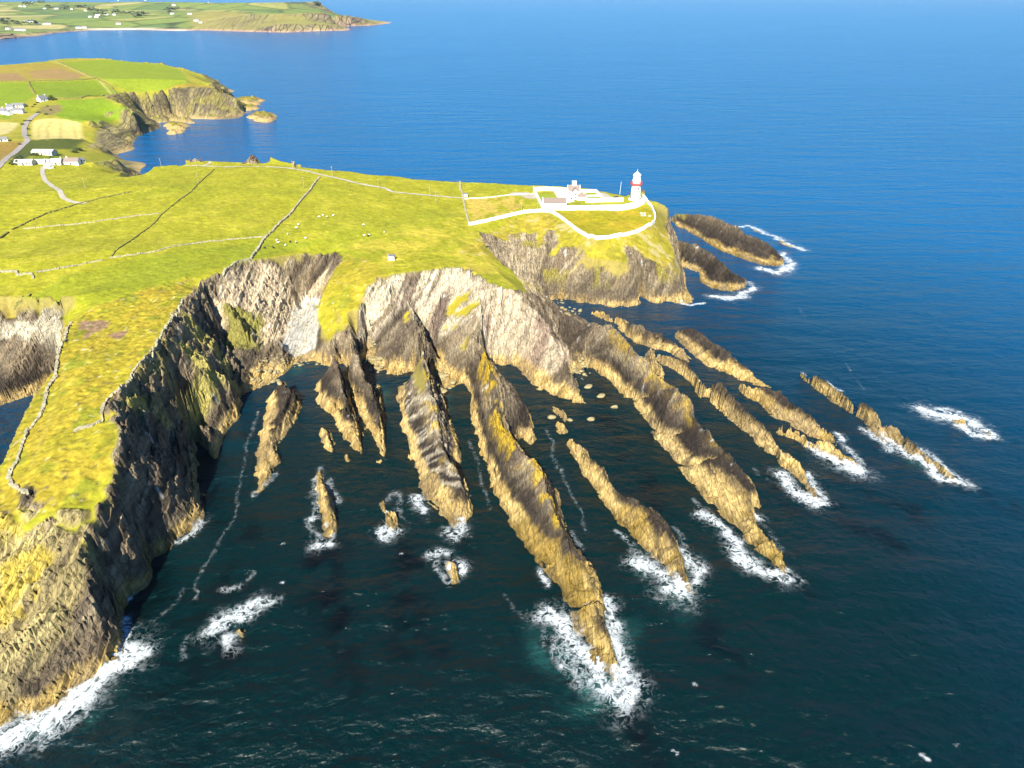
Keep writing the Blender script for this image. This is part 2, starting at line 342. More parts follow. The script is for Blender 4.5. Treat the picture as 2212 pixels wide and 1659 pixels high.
F('rock_skerry', q('d4',(1400,650),(1400,760),(1415,800),(1465,835)), q('d4',(1420,635,2),(1475,660,3),(1500,750,3),(1510,800,1),(1480,835,0)), label='stumpy yellow rock with a foam collar, off the tip of the streaked slab', low=True)
F('rock_skerry', q('c8',(750,840),(770,900)), q('c8',(760,826,2),(805,860,1.6),(785,900,0)), label='small pointed rock off the tip of the double rib', low=True)
F('rock_skerry', q('c8',(1064,870),(1075,905)), q('c8',(1072,862,1.4),(1092,885,1),(1085,905,0)), label='tiny pointed rock off the tip of the thin pale rib', low=True)
F('rock_skerry', q('c7',(1775,640),(1800,705)), q('c7',(1800,600,1.6),(1850,605,1.6),(1852,695,0)), label='orange rock breaking through the round foam patch left of centre foreground', low=True)
F('rock_skerry', q('d1',(325,1080),(400,1140),(440,1195),(470,1200)), q('d1',(345,1066,2),(430,1108,3),(465,1160,2),(475,1195,0)), label='curved tan rock in the gap right of the longest ridge', low=True)
F('rock_skerry', q('d1',(360,1225),(410,1290),(440,1320)), q('d1',(390,1193,3),(440,1220,3.6),(472,1270,2),(440,1315,0)), label='blocky tan rock near the head of the long skerry', low=True)
F('rock_ridge', [(-30,770),(-40,840),(-60,900)], q('c3',(240,1250,22),(180,1400,17),(80,1550,12),(40,1659,8)) + q('c6',(0,330,3),(-60,450,0)), k=0.7, attached=True,
  label='yellow-crested rock wall in the dark inlet at the left edge')

def shift(pts, d):
    return [(x + ACR[0] * d, y + ACR[1] * d) for x, y in pts]
for f in FING:
    L = wl(f['left']); C = wl(f['crest'])
    f['L'] = L; f['C'] = C
    back = [(x + ACR[0] * (f['k'] * z + 0.7), y + ACR[1] * (f['k'] * z + 0.7)) for x, y, z in C]
    f['poly'] = [(p[0], p[1]) for p in L] + back[::-1]

# ---- main land outline
M = [(-230., 80.)]
east = [(-60,1600),(0,1572)] + q('c7',(130,1322),(230,1292),(340,1305),(420,1290),(530,1240),(600,1170),(680,1060),(740,965),(850,935),(1000,925),(930,780),(940,650),(935,480),(990,370),(1080,310),(1150,230),(1170,60)) \
  + q('c6',(1490,1650),(1530,1560),(1700,1500),(1762,1420),(1782,1330),(1765,1240),(1735,1150),(1722,1000),(1700,850),(1680,700),(1690,600),(1740,570),(1780,640),(1800,770),(1820,830),(1860,890),(1900,830),(1920,760),(1990,620),(2080,520),(2085,420),(2115,300)) \
  + [(525,850),(545,850),(575,838),(600,828),(622,805),(640,787),(665,782),(690,788),(715,795),(745,795),(775,800),(800,804),(825,802),(850,815),(905,800),(945,826),(960,848),(1000,830),(1030,815),(1060,800),(1075,790)] \
  + q('d1',(0,720),(50,770),(120,880),(190,940),(250,975),(300,940),(290,1000),(340,1020),(420,990),(520,1050),(560,1040),(650,1085),(640,1050),(600,980),(560,880),(520,820),(610,755),(680,740),(800,760),(960,640),(1060,560),(960,470),(900,430),(830,375),(760,365),(690,350),(560,305),(500,270),(480,235),(420,215),(345,185),(352,155),(400,150),
      (470,150),(600,190),(750,205),(900,218),(1000,228),(1020,210),(1080,222),(1165,215),(1125,165),(1085,115),(1200,170),(1290,197),(1330,170),(1400,210),(1500,207),(1600,205),(1668,182),(1640,150),(1570,110),(1515,85)) \
  + q('c5',(1255,895),(1240,840),(1205,810),(1190,770),(1180,700),(1160,620),(1145,560),(1140,500),(1150,450))
M += [G(*p) for p in east]
sky1 = [(1445,450,24),(1420,437,29),(1385,429,31),(1330,418,32),(1270,408,32),(1180,402,32),(1080,396,33),(990,392,33),(900,388,34),(850,380,34),(800,378,35),(760,372,35),(700,367,36),(650,361,36),(600,355,36),(540,350,36),(480,348,36),(440,347,36),(400,345,35)]
SK1 = wl(sky1)
M += [(x + 5 * min(1, i), y + (16 if i else 5)) for i, (x, y, z) in enumerate(SK1)]
cove = [(382,356,33),(332,361,33),(318,379,31)]
CV = wl(cove)
M += [(x + 12, y + 10) for x, y, z in CV[:1]] + [(CV[1][0] + 4, CV[1][1] + 22), (CV[2][0] - 6, CV[2][1] + 24)]
M += [G(*p) for p in q('c1',(1220,1500),(1235,1450),(1320,1412),(1250,1392),(1150,1395),(1080,1385),(1010,1340),(1060,1320),(1200,1292),(1212,1280),(1150,1262),(1160,1212),(1180,1182),(1250,1152),(1330,1122),(1400,1088),(1340,1060),(1280,1060),(1230,1050),(1180,1010),(1240,1000),(1290,1022),(1350,1017),(1500,997),(1650,1027),(1800,1032),(1950,1042),(2090,1047),(2125,1010),(2100,985),(2180,967),(2195,945),(2130,930))]
hs = wl(q('c1',(2110,895,8),(2050,865,18),(1930,800,28),(1870,770,30)))
M += [(x + 6, y + 8) for x, y, z in hs]
M += [G(*p) for p in q('c1',(1960,800),(2045,790),(2000,760))]
hs2 = wl(q('c1',(1880,690,18),(1740,640,30),(1560,590,38),(1400,550,43),(1250,540,46),(1040,525,49),(900,505,52),(700,502,54),(500,510,55),(400,530,55),(200,550,56),(0,562,57),(-400,570,58)))
M += [(x + 10, y + 22) for x, y, z in hs2[:8]] + [(-560., 1400.), (-700., 1430.), (-900., 1440.)]
M += [(-1300., 1450.), (-1300., 300.)]
M += [(-330., 250.), (-262., 268.)] + [G(*p) for p in [(-70,795),(0,802),(60,814),(105,806),(118,800)]]
aw = wl([(130,735,34),(112,805,33),(78,850,32),(42,920,31),(15,985,30),(0,1010,30),(-40,1080,28),(-120,1200,22)])
M += shift([(x, y) for x, y, z in aw], -9)
# ---- height lines inside the main land (picture x, y, height)
CL = []
def cl(*p): CL.append(wl(list(p)))
cl((245,897,38),(258,930,37.5),(262,965,36),(250,1000,34),(235,1060,31),(215,1090,30),(195,1140,27),(185,1190,25),(190,1230,23),*q('c7',(640,260,20),(700,380,17),(650,520,13),(560,650,10),(530,900,5)))
cl((-120,1190,28),(0,1125,30),(60,1115,30),(130,1105,31),(190,1100,30.5))
cl((-60,1380,15),(60,1340,17),(140,1320,17))
cl((195,770,37),(150,900,36.5),(100,1010,34),(40,1090,31))
CL.append(aw)
cl((245,897,38),(255,860,38),(300,800,38),(345,745,38),(375,690,37.5),(392,650,37),(430,622,36.5),(442,612,36.5),(490,583,36),(500,573,35.5),(560,560,34),(640,549,31),(690,545,29),(720,543,28.5),(738,552,29))
cl((245,897,38),(300,893,30),(345,892,22),(400,898,13),(425,905,9),(440,925,7),(452,955,4),(462,990,1))
cl((300,840,33),(360,790,31),(400,750,29),(420,700,30))
cl((330,870,27),(400,840,24),(450,800,21),(490,835,12))
cl((435,640,29),(470,700,17),(505,760,9),(528,812,3))
cl((470,640,28),(520,700,20),(545,735,13))
cl((540,765,6),(600,720,8),(640,690,6),(655,645,8),(690,640,8)); cl((690,650,7),(680,700,4),(660,745,2),(630,775,1)); cl((560,800,3),(600,790,3)); cl((575,745,9),(605,735,11),(610,760,8))
cl((738,552,29),(715,600,26),(695,640,22),(685,670,18),(692,700,15),(712,735,12)); cl((690,655,10),(683,690,5))
cl((812,596,30),(790,640,25),(770,690,19),(735,722,13)); cl((775,565,30.5),(755,620,27),(735,680,20))
cl((812,596,30),(850,591,30),(900,586,30),(955,576,30.5),(985,574,30.5),(1020,583,30),(1038,594,29.5))
cl((885,652,20),(905,700,19.5),*q('c8',(1440,0,19)))
cl((1038,594,29.5),(1042,640,26.5),(1035,690,24),(1025,735,22),*q('c8',(1960,-100,21)))
cl((798,722,4),(793,765,2),(803,795,1)); cl((755,705,17),*q('c8',(880,-30,15)))
cl((903,677,14),(943,752,6),(958,790,2),(952,840,.5)); cl((960,640,20),(985,720,14),(995,790,6))
cl((1038,594,29.5),(1075,615,28),(1110,632,26),(1140,645,23),(1165,690,18),(1195,740,13),(1225,790,9),(1245,835,5),(1265,872,.5))
cl((1175,655,16),(1205,700,9),(1225,740,5),(1245,770,2),(1262,792,.5))
cl((1145,636,20),(1165,640,15),(1185,655,9),(1193,671,4)); cl(*q('d1',(480,300,7),(600,345,10),(700,375,14),(760,372,19),(860,370,20)))
cl(*q('d1',(610,560,11),(700,440,15),(860,370,20))); cl(*q('d1',(590,620,4),(640,700,2)))
# lighthouse headland
cl((1015,490,31),(1060,478,31.5),(1120,465,32),(1185,458,32),(1230,490,32),(1280,515,31.5),(1340,510,31),(1400,490,30),(1415,460,30),(1395,432,31))
cl(*q('c5',(0,600,25),(200,640,25),(400,700,24),(600,760,23),(820,780,22),(1000,780,21),(1120,800,17),(1170,740,17),(1140,600,20),(1128,480,20)))
CL.append(SK1)
cl((1150,415,32),(1300,425,32),(1385,440,31.5)); cl((1160,440,32),(1300,450,32),(1390,445,31))
cl((993,395,33),(1000,430,32),(1015,490,31)); cl((1010,540,30),(950,520,31),(846,557,31),(770,540,31),(735,530,31))
cl((1020,500,30.5),(1050,560,28),(1090,600,27),(1130,632,25))
# plateau fields
cl((-200,470,40),(0,420,40),(300,400,39),(600,420,37),(800,420,35),(1000,425,32)); cl((0,560,40),(300,540,38.5),(540,515,36),(800,480,34),(1000,470,32)); cl((-60,640,37),(150,640,38),(400,600,37))
cl((0,690,28),(25,682,28),(50,690,28),(82,688,28),(107,676,28),(135,676,29),(140,700,31),(132,735,33)); cl((20,640,35),(150,660,34))
cl((-400,640,33),(-60,670,31)); CL.append(CV); cl((320,379,31),(290,392,33),(250,385,30),(262,372,22))
cl((390,335,36),(405,324,39),(425,324,39),(438,334,36)); cl((530,346,37),(545,335,39),(560,345,36)); cl((583,338,39),(600,345,38),(650,356,36))
# valley and the second headland
cl((-200,360,34),(0,352,30),(100,350,28),(200,350,27),(250,345,20)); cl((-200,300,33),(0,300,30),(120,300,26),(180,300,20),(215,325,12),(240,335,4))
cl((-200,245,36),(0,245,33),(120,250,29),(200,262,25),(235,255,20)); cl((-200,215,42),(0,213,39),(95,214,38),(200,208,37))
cl((210,268,20),(190,300,14),(200,325,6)); cl(*q('c1',(1150,975,22),(1130,960,28),(1000,870,36),(900,840,37),(1100,800,37),(1300,790,36),(1500,770,36),(1700,735,36),(1830,745,33),(1930,800,27),(2050,860,18),(2110,890,8)))
cl(*q('c1',(1250,985,10),(1350,1000,9),(1500,980,9),(1650,1010,8)))
cl((-200,180,49),(0,178,48),(150,172,46),(300,170,43),(400,172,40)); CL.append(hs2); cl(*q('c1',(1600,625,38),(1700,680,36),(1830,725,32),(1920,775,22),(1990,790,6)))
def dense(line, step):
    out = []
    for a, b in zip(line[:-1], line[1:]):
        n = max(1, int(math.hypot(b[0] - a[0], b[1] - a[1]) / step))
        for i in range(n):
            t = i / n; out.append([a[k] + (b[k] - a[k]) * t for k in range(3)])
    out.append(list(line[-1])); return np.array(out)

ALLPOLY = [M] + [f['poly'] for f in FING]
LINES = CL + [f['C'] for f in FING]
def landmask(X, Y):
    r = np.zeros(X.shape, bool)
    for p in ALLPOLY: r |= inpoly(X.ravel(), Y.ravel(), p).reshape(X.shape)
    return r
def resize(Hc, xs, ys, X, Y):
    fx = np.clip((X - xs[0]) / (xs[1] - xs[0]), 0, len(xs) - 1.001); fy = np.clip((Y - ys[0]) / (ys[1] - ys[0]), 0, len(ys) - 1.001)
    ix = fx.astype(int); iy = fy.astype(int); fx = fx - ix; fy = fy - iy
    return (Hc[iy, ix] * (1 - fx) + Hc[iy, ix + 1] * fx) * (1 - fy) + (Hc[iy + 1, ix] * (1 - fx) + Hc[iy + 1, ix + 1] * fx) * fy
SEA_Z = -1.2
def solve(x0, x1, y0, y1, cell, steps, edge=None, iters=160):
    """membrane through the height lines; coarse to fine"""
    Hp = None
    for lv in range(steps, -1, -1):
        c = cell * 2 ** lv
        xs = np.arange(x0, x1 + c, c); ys = np.arange(y0, y1 + c, c)
        X, Y = np.meshgrid(xs, ys); land = landmask(X, Y)
        fix = ~land; val = np.where(fix, SEA_Z, 0.0)
        acc = np.zeros(X.shape); cnt = np.zeros(X.shape)
        for l in LINES:
            d = dense(l, c * 0.4); ix = np.rint((d[:, 0] - x0) / c).astype(int); iy = np.rint((d[:, 1] - y0) / c).astype(int)
            ok = (ix >= 0) & (iy >= 0) & (ix < len(xs)) & (iy < len(ys))
            np.add.at(acc, (iy[ok], ix[ok]), d[ok, 2]); np.add.at(cnt, (iy[ok], ix[ok]), 1)
        hit = cnt > 0
        val = np.where(hit, acc / np.maximum(cnt, 1), val); fix = fix | hit
        if edge is not None:
            e = np.zeros(X.shape, bool); e[0] = e[-1] = True; e[:, 0] = e[:, -1] = True
            e &= ~fix
            val[e] = edge(X[e], Y[e]); fix |= e
        Hn = np.full(X.shape, 8.0) if Hp is None else resize(Hp, pxs, pys, X, Y)
        Hn[fix] = val[fix]; free = ~fix
        w = free.astype(np.float32); Hn = Hn.astype(np.float32); vb = np.where(fix, val, 0).astype(np.float32)
        n = iters * (3 if lv == steps else 1)
        if lv == 0: n = max(40, iters // 3)
        for it in range(n):
            P = np.pad(Hn, 1, mode='edge')
            Hn = w * 0.25 * (P[:-2, 1:-1] + P[2:, 1:-1] + P[1:-1, :-2] + P[1:-1, 2:]) + vb
        Hp, pxs, pys = Hn, xs, ys
    return Hp.astype(np.float64), pxs, pys, land
CH, CX, CY, CLAND = solve(-1150, 240, 60, 1560, 4.0, 5)
coarse = lambda X, Y: resize(CH, CX, CY, X, Y)
NX0, NX1, NY0, NY1, NC = -500, 205, 94, 660, 0.52
NH, NXS, NYS, NLAND = solve(NX0, NX1, NY0, NY1, NC, 4, edge=coarse, iters=100)
print('solve', round(time.time() - T0, 1))
# ================================================================ detail of the near land
NXg, NYg = np.meshgrid(NXS, NYS)
def near_base(X, Y):
    inn = (X > NX0 + 1) & (X < NX1 - 1) & (Y > NY0 + 1) & (Y < NY1 - 1)
    r = coarse(X, Y)
    if inn.any(): r = np.where(inn, resize(NH, NXS, NYS, X, Y), r)
    return r
HF = near_base                      # replaced below by the finished surface
def at(u, v, hf=None, zmax=75.0):
    """where the line of sight through a picture point first meets the land"""
    d = ray(u, v); hf = hf or HF
    t = np.linspace((zmax - CAM_H) / d[2], (-0.5 - CAM_H) / d[2], 700)
    x = d[0] * t; y = d[1] * t; z = CAM_H + d[2] * t; h = hf(x, y)
    b = np.nonzero(h >= z)[0]
    if len(b) == 0: return float(x[-1]), float(y[-1]), 0.0
    i = b[0]
    if i == 0: return float(x[0]), float(y[0]), float(z[0])
    e0 = z[i-1] - h[i-1]; e1 = h[i] - z[i]; k = e0 / (e0 + e1 + 1e-9)
    return float(x[i-1] + (x[i]-x[i-1]) * k), float(y[i-1] + (y[i]-y[i-1]) * k), float(z[i-1] + (z[i]-z[i-1]) * k)
def ats(*pts, hf=None): return [at(p[0], p[1], hf) for p in pts]

SS = NXg * STR[0] + NYg * STR[1]; TT = NXg * ACR[0] + NYg * ACR[1]
gy, gx = np.gradient(NH, NC); SLOPE = np.hypot(gx, gy)
# --- where grass grows
GRASS = [ats((0,1115),(60,1105),(130,1095),(180,1090),(215,1070),(240,1040),(250,1000),(257,950),(248,905),(235,890),(232,870),(260,840),(290,810),(330,770),(360,720),(385,660),(395,645),(430,625),(440,612),(490,590),(510,572),(560,561),(640,551),(720,545),(740,552),(732,572),(712,602),(692,640),(683,670),(688,700),(698,730),(712,738),(730,722),(755,692),(775,667),(790,637),(800,612),(812,600),(850,594),(900,588),(955,578),(985,576),(1020,585),(1040,597),(1060,612),(1100,627),(1138,637),(1132,615),(1112,590),(1085,570),(1060,545),(1040,515),(1030,500))
         + [(40., 402.), (60., 560.), (-60., 640.), (-400., 760.), (-600., 700.), (-420., 100.)],
         ats(*q('c5',(0,440),(60,560),(160,560),(230,560),(320,580),(325,640),(260,730),(340,690),(500,690),(510,740),(410,860),(430,880),(540,825),(640,830),(760,905),(840,850),(875,960),(885,960),(835,800),(820,660),(900,690),(990,760),(1050,800),(1110,820),(1180,840),(1235,880),(1200,790),(1160,700),(1135,600),(1105,520),(1135,440))) + [(140., 470.), (110., 520.), (60., 545.), (-10., 545.)],
         ats(*q('c8',(1335,70),(1400,40),(1460,120),(1480,200),(1450,310),(1400,290),(1350,190))),
         ats((878,662),(900,680),(908,705),(895,728),(880,720),(868,690)),
         ats(*q('c4',(1870,740),(1700,930),(1650,1000),(1650,1180),(1720,1200),(1770,1330),(1840,1340),(1900,1270),(1880,1150),(1960,900),(1990,780)))]
wx = fbm(NXg / 5, NYg / 5, 3, 11) * 2.2; wy = fbm(NXg / 5 + 40, NYg / 5, 3, 12) * 2.2
GM = np.zeros(NH.shape, bool)
patchy = fbm(NXg / 6, NYg / 6, 3, 13) > .02
for gi, g in enumerate(GRASS):
    r = inpoly((NXg + wx).ravel(), (NYg + wy).ravel(), g).reshape(NH.shape)
    GM |= (r & patchy) if gi >= 3 else r
ROCKP = [ats((380,347),(392,326),(425,316),(447,333),(442,349),(410,352)), ats((524,352),(538,332),(562,342),(556,354)), ats((576,344),(600,341),(662,358),(640,364)),
         ats((-100,676),(50,678),(82,678),(107,673),(134,674),(137,705),(129,742),(112,806),(75,856),(-100,880)),
         ats(*q('c5',(-20,575),(80,565),(170,570),(185,700),(160,900),(60,880),(-60,800))), ats(*q('c5',(250,560),(300,555),(325,640),(240,760),(190,900),(140,920),(180,720))),
         ats(*q('c5',(820,660),(900,690),(1000,760),(1060,810),(1120,850),(1150,940),(1090,1010),(950,990),(880,940),(835,800))), ats(*q('c5',(350,690),(490,685),(430,800),(400,880),(520,830),(640,860),(780,960),(700,1040),(350,1030),(250,900)))]
for r in ROCKP: GM &= ~inpoly((NXg + .6 * wx).ravel(), (NYg + .6 * wy).ravel(), r).reshape(NH.shape)
edgeA = inpoly(NXg.ravel(), NYg.ravel(), ats((-100,1060),(0,1060),(190,1050),(240,1080),(190,1250),(100,1290),(-100,1290))).reshape(NH.shape)
fine_p = fbm(NXg / 3.5, NYg / 3.5, 4, 14) + .8 * fbm(NXg / 11, NYg / 11, 2, 15)
GM |= edgeA & (fine_p > .02 + (28.5 - NH) * .035)
GM &= ~(edgeA & (fine_p < -.05 - (NH - 29) * .12))
GM &= NH > 6
def blur(a, n):
    for _ in range(n):
        P = np.pad(a, 1, mode='edge'); a = 0.2 * (P[:-2, 1:-1] + P[2:, 1:-1] + P[1:-1, :-2] + P[1:-1, 2:] + a)
    return a
GF = blur(GM.astype(float), 2)
ROCKW = 1 - blur(GM.astype(float), 5)
# --- ragged rock: bend the ground sideways, then raise strata and blocks on it
massA = inpoly(NXg.ravel(), NYg.ravel(), ats((-100,1000),(0,1110),(190,1095),(262,960),(240,880),(330,770),(440,640),(540,700),(560,840),(470,1010)) + [(-110., 235.), (-120., 100.), (-300., 90.)]).reshape(NH.shape)
MA = blur(massA.astype(float), 6)
fing = np.zeros(NH.shape)
for f in FING: fing = np.maximum(fing, inpoly(NXg.ravel(), NYg.ravel(), f['poly']).reshape(NH.shape))
FB = blur(fing.astype(float), 5)
TD = TT - 1.0 * np.clip(NH, -2, 60)                     # the beds dip to the left: this is constant along a bed
_, wc1 = cells(TD / 2.4, SS / 6.5, 391); _, wc2 = cells(TD / 1.15, SS / 2.6, 394)
wt = (1.0 - .7 * FB) * fbm(SS / 7, TT / 4, 4, 21) + (1.1 - .8 * FB) * ridge(SS / 16, TT / 16, 2, 22) + 0.5 * fbm(SS / 2.6, TD / 1.5, 3, 23) + 1.5 * (wc1 - .5) + .8 * (wc2 - .5)
ws = 0.8 * fbm(SS / 9, TT / 2.2, 3, 31) + 2.3 * (wc1 - .5) + 1.3 * (wc2 - .5)
low = np.zeros(NH.shape)
for f in FING:
    if f['low']: low = np.maximum(low, inpoly(NXg.ravel(), NYg.ravel(), f['poly']).reshape(NH.shape))
pebm = blur(inpoly(NXg.ravel(), NYg.ravel(), ats((650,640),(690,640),(692,690),(684,750),(640,772),(600,748),(620,700),(640,660))).reshape(NH.shape).astype(float), 5)
amp = ROCKW * (1 - 0.30 * blur(low, 5)) * (1 - 0.12 * MA) * (1 - .9 * pebm)
H1 = near_base(NXg + amp * (ACR[0] * wt + STR[0] * ws), NYg + amp * (ACR[1] * wt + STR[1] * ws))
def beds(w, jl, dip, seed):
    """tilted beds along the strike, each broken by joints into blocks that stand proud or low"""
    u = (TT - dip * H1) / w + 0.45 * fbm(SS / 22, TT / 12, 3, seed)
    k = np.floor(u); fr = u - k; ki = k.astype(np.int64)
    hb = _h(ki, ki * 0 + 3, seed)
    v = SS / (jl * (.6 + .9 * hb)) + 13 * hb + .25 * fbm(TT / 3, SS / 3, 2, seed + 1)
    j = np.floor(v); fj = v - j; hj = _h(ki, j.astype(np.int64), seed + 2)
    z = (hb - .5) * 1.0 + (hj - .5) * 1.2 + (fr - .5) * .8
    gr = np.maximum(1 - sst(0, .10, fr), (1 - sst(0, .05, fj)) * .8)
    return z - gr * .5, hb, hj
ribA = blur(inpoly(NXg.ravel(), NYg.ravel(), ats((246,890),(300,815),(395,655),(445,640),(560,600),(640,640),(600,720),(530,800),(515,850),(470,890),(420,897),(345,888))).reshape(NH.shape).astype(float), 8)
H1 = H1 + ribA * sst(2, 9, H1) * (2.6 * ridge(SS / 17 + .5 * fbm(NXg / 20, NYg / 20, 2, 401), TT / 34, 2, 402) + 1.5 * ridge(SS / 6.5 + .4 * fbm(NXg / 8, NYg / 8, 2, 403), TT / 11, 2, 404))
b1, hb1, hj1 = beds(3.2, 9, 1.0, 301); b2, hb2, hj2 = beds(1.4, 4, 1.05, 311)
lift = sst(-1.0, 3.0, H1)
rk = 1.25 * b1 + .75 * b2 + 0.2 * ridge(TT / 1.1, SS / 12, 2, 43) + (1.3 - .7 * FB) * fbm(NXg / 14, NYg / 14, 3, 44)
rk = rk + MA * (2.6 * ridge(TD / 9 + .5 * fbm(SS / 12, TT / 12, 2, 413), SS / 24, 3, 411) + 2.0 * ridge(SS / 11, TD / 14, 2, 414) + 1.3 * fbm(TD / 2.2, SS / 7, 4, 412)) - MA * .45 * b1
rk = rk * (1 - .35 * FB)
H2 = H1 + amp * lift * rk * np.where(H1 > 1, 1.0, 0.6)
H2 += (1 - ROCKW) * (0.9 * fbm(NXg / 40, NYg / 40, 3, 51) + 0.30 * fbm(NXg / 2.6, NYg / 2.6, 3, 52)) * sst(2, 12, NH)
ochz = blur(inpoly(NXg.ravel(), NYg.ravel(), ats((0,640),(140,700),(410,602),(440,620),(330,780),(240,870),(252,1000),(180,1090),(0,1120),(-120,1200),(-60,900))).reshape(NH.shape).astype(float), 8)
H2 += (1 - ROCKW) * (.12 + .35 * ochz) * ridge(NXg / 2.0, NYg / 2.0, 2, 53)
H2 = np.where((NH <= SEA_Z + 0.01) & (H1 <= SEA_Z + 0.3), np.minimum(H2, SEA_Z), H2)
# --- fracture lines the photograph shows
CRACKS = [(q('d1',(1020,950),(1140,965),(1200,935),(1240,910)), 2.6, 0.8), (q('d1',(1185,1262),(1340,1302),(1480,1262),(1640,1232)), 3.2, 0.9), (q('d1',(1400,1585),(1580,1552),(1790,1490)), 2.4, 0.8),
          (q('d1',(610,555),(680,450),(745,395)), 2.4, 0.9), (q('d2',(1150,122),(1350,98)), 2.0, 0.7), (q('d2',(375,1170),(480,1130),(560,1090),(635,1078)), 2.8, 0.8),
          (q('d7',(660,1050),(790,990),(830,1000)), 1.2, 0.5), (q('d2',(1320,350),(1500,340)), 1.2, 0.5), (q('c4',(1380,1030),(1450,1150),(1530,1270),(1600,1400)), 7.0, 1.9), (q('c4',(1890,1150),(1905,1280)), 2.5, 0.9),
          (q('c4',(1980,1290),(2060,1400),(2160,1600)), 8.0, 1.8), (q('c4',(360,830),(370,960)), 5.0, 2.0), (q('c4',(850,1050),(870,1250),(940,1450),(990,1650)), 9.0, 2.2), (q('c4',(920,1150),(950,1300)), 4.0, 1.5), (q('c4',(720,1270),(740,1400),(790,1600),(820,1750)), 10, 2.0),
          (q('c5',(1340,480),(1365,450)), 2.0, 0.8), (q('c5',(1465,580),(1500,530)), 2.0, 0.8), (q('d1',(1215,1000),(1250,905)), 2.5, 1.2), (q('d3',(330,1190),(420,1170)), 2.0, 0.8), (q('d3',(1050,1030),(1190,1035)), 2.2, 1.0),
          (q('c6',(1480,480),(1520,340),(1550,220)), 4.0, 1.6), (q('c6',(1450,20),(1500,130)), 3.0, 2.0), (q('c3',(1700,950),(1800,1100),(1900,1250),(2020,1400)), 4.5, 2.2), (q('c3',(1930,930),(2100,1090),(2200,1160)), 2.5, 1.2)]
for line, dep, wid in CRACKS:
    p = [(a[0], a[1]) for a in ats(*line)]
    d = segdist(NXg + fbm(NXg / 3, NYg / 3, 2, 61) * 0.8, NYg, p)
    H2 -= dep * np.exp(-(d / wid) ** 2) * sst(-0.5, 2, H1)
blk = ats(*q('d1',(1215,1000),(1250,905),(1350,950),(1500,1012),(1560,1045),(1530,1150),(1420,1215),(1330,1278),(1200,1150)))
H2 += 1.6 * blur(inpoly(NXg.ravel(), NYg.ravel(), blk).reshape(NH.shape).astype(float), 1)
# --- level ground for the lighthouse yard
yard = ats(*q('d5',(300,215),(640,215),(1215,235),(1640,330),(1920,340),(1930,420),(1600,520),(440,520)))
YM = blur(inpoly(NXg.ravel(), NYg.ravel(), yard).reshape(NH.shape).astype(float), 4)
YARD_Z = 32.0
H2 = H2 * (1 - YM) + YARD_Z * YM
HN = H2
def HF(X, Y):
    X = np.asarray(X, float); Y = np.asarray(Y, float)
    inn = (X > NX0 + 1) & (X < NX1 - 1) & (Y > NY0 + 1) & (Y < NY1 - 6)
    return np.where(inn, resize(HN, NXS, NYS, X, Y), coarse(X, Y))
def hz(x, y): return float(HF(np.array([x]), np.array([y]))[0])

# ================================================================ colours (the surfaces' own, plus shade painted low in the left inlet)
C_ = lambda *a: np.array(a)
def mixc(col, c, m): return col + (np.asarray(c) - col) * m[..., None]
gy2, gx2 = np.gradient(HN, NC); SL2 = np.hypot(gx2, gy2)
n_big = fbm(NXg / 45, NYg / 45, 4, 71); n_mid = fbm(NXg / 11, NYg / 11, 4, 72); n_fin = fbm(NXg / 2.5, NYg / 2.5, 4, 73)
TC = TT - 1.0 * np.clip(H1, -2, 60)
n_str = fbm(TC / 1.6, SS / 14, 4, 74); n_st2 = fbm(TC / 5, SS / 30, 3, 75)
def region(poly, soft=4, w=1.0):
    m = inpoly((NXg + wx * w).ravel(), (NYg + wy * w).ravel(), poly).reshape(NH.shape)
    return blur(m.astype(float), soft)
tan_top = 4.6 - 1.8 * sst(290, 350, NYg) + 1.6 * n_mid + 1.1 * n_str
above = HN - tan_top
col = np.empty(NH.shape + (3,)); col[:] = C_(.205, .158, .098)
col = mixc(col, (.30, .245, .155), sst(.0, .4, n_str)); col = mixc(col, (.08, .06, .042), sst(.0, .4, n_st2) * .85)
band = sst(9.5 + 4.5 * FB * sst(330, 380, NYg) + 3 * FB * sst(60, 100, NXg), 1.5, above + 2.5 * n_mid + 1.5 * n_str)                       # the black lichen belt above the tide marks
col = mixc(col, (.027, .021, .017), band * .95 * (.4 + .6 * FB)); col = mixc(col, (.10, .075, .05), band * sst(.15, .5, n_str) * .3)
pale = region(ats((775,668),(800,615),(830,596),(900,590),(985,578),(1035,596),(1062,625),(1010,700),(945,730),(895,690),(880,655),(850,690),(800,745),(775,730)), 5)
col = mixc(col, C_(.55, .48, .34), pale * sst(-.5, .2, n_str + .2 * n_mid)); col = mixc(col, (.20, .15, .11), pale * sst(.1, .5, n_st2))
pale2 = region(ats((985,585),(1040,600),(1120,640),(1180,700),(1240,800),(1180,840),(1100,790),(1040,700)), 6)
col = mixc(col, C_(.50, .415, .285), pale2 * (.6 + .4 * sst(-.4, .4, n_str))); col = mixc(col, C_(.24, .165, .12), pale2 * sst(.0, .4, n_st2) * .8)
hW = region(ats(*q('c5',(-120,640),(-60,500),(60,560),(250,560),(240,700),(170,900),(160,1000),(60,960))), 6)
col = mixc(col, C_(.37, .30, .19), hW * (.5 + .5 * sst(-.3, .3, n_str)))
c1c = region(ats((490,592),(560,565),(735,550),(700,610),(660,650),(640,700),(620,725),(560,745),(500,690),(440,640)), 6)
col = mixc(col, C_(.54, .43, .28), c1c * (.7 + .3 * sst(-.4, .4, n_str)))
col = col * (1 + (.34 * (hb1 - .5) + .40 * (hj1 - .5) + .34 * (hj2 - .5)))[..., None]
inl = region(ats((-40,695),(50,695),(130,680),(135,720),(110,740),(0,740)), 4)
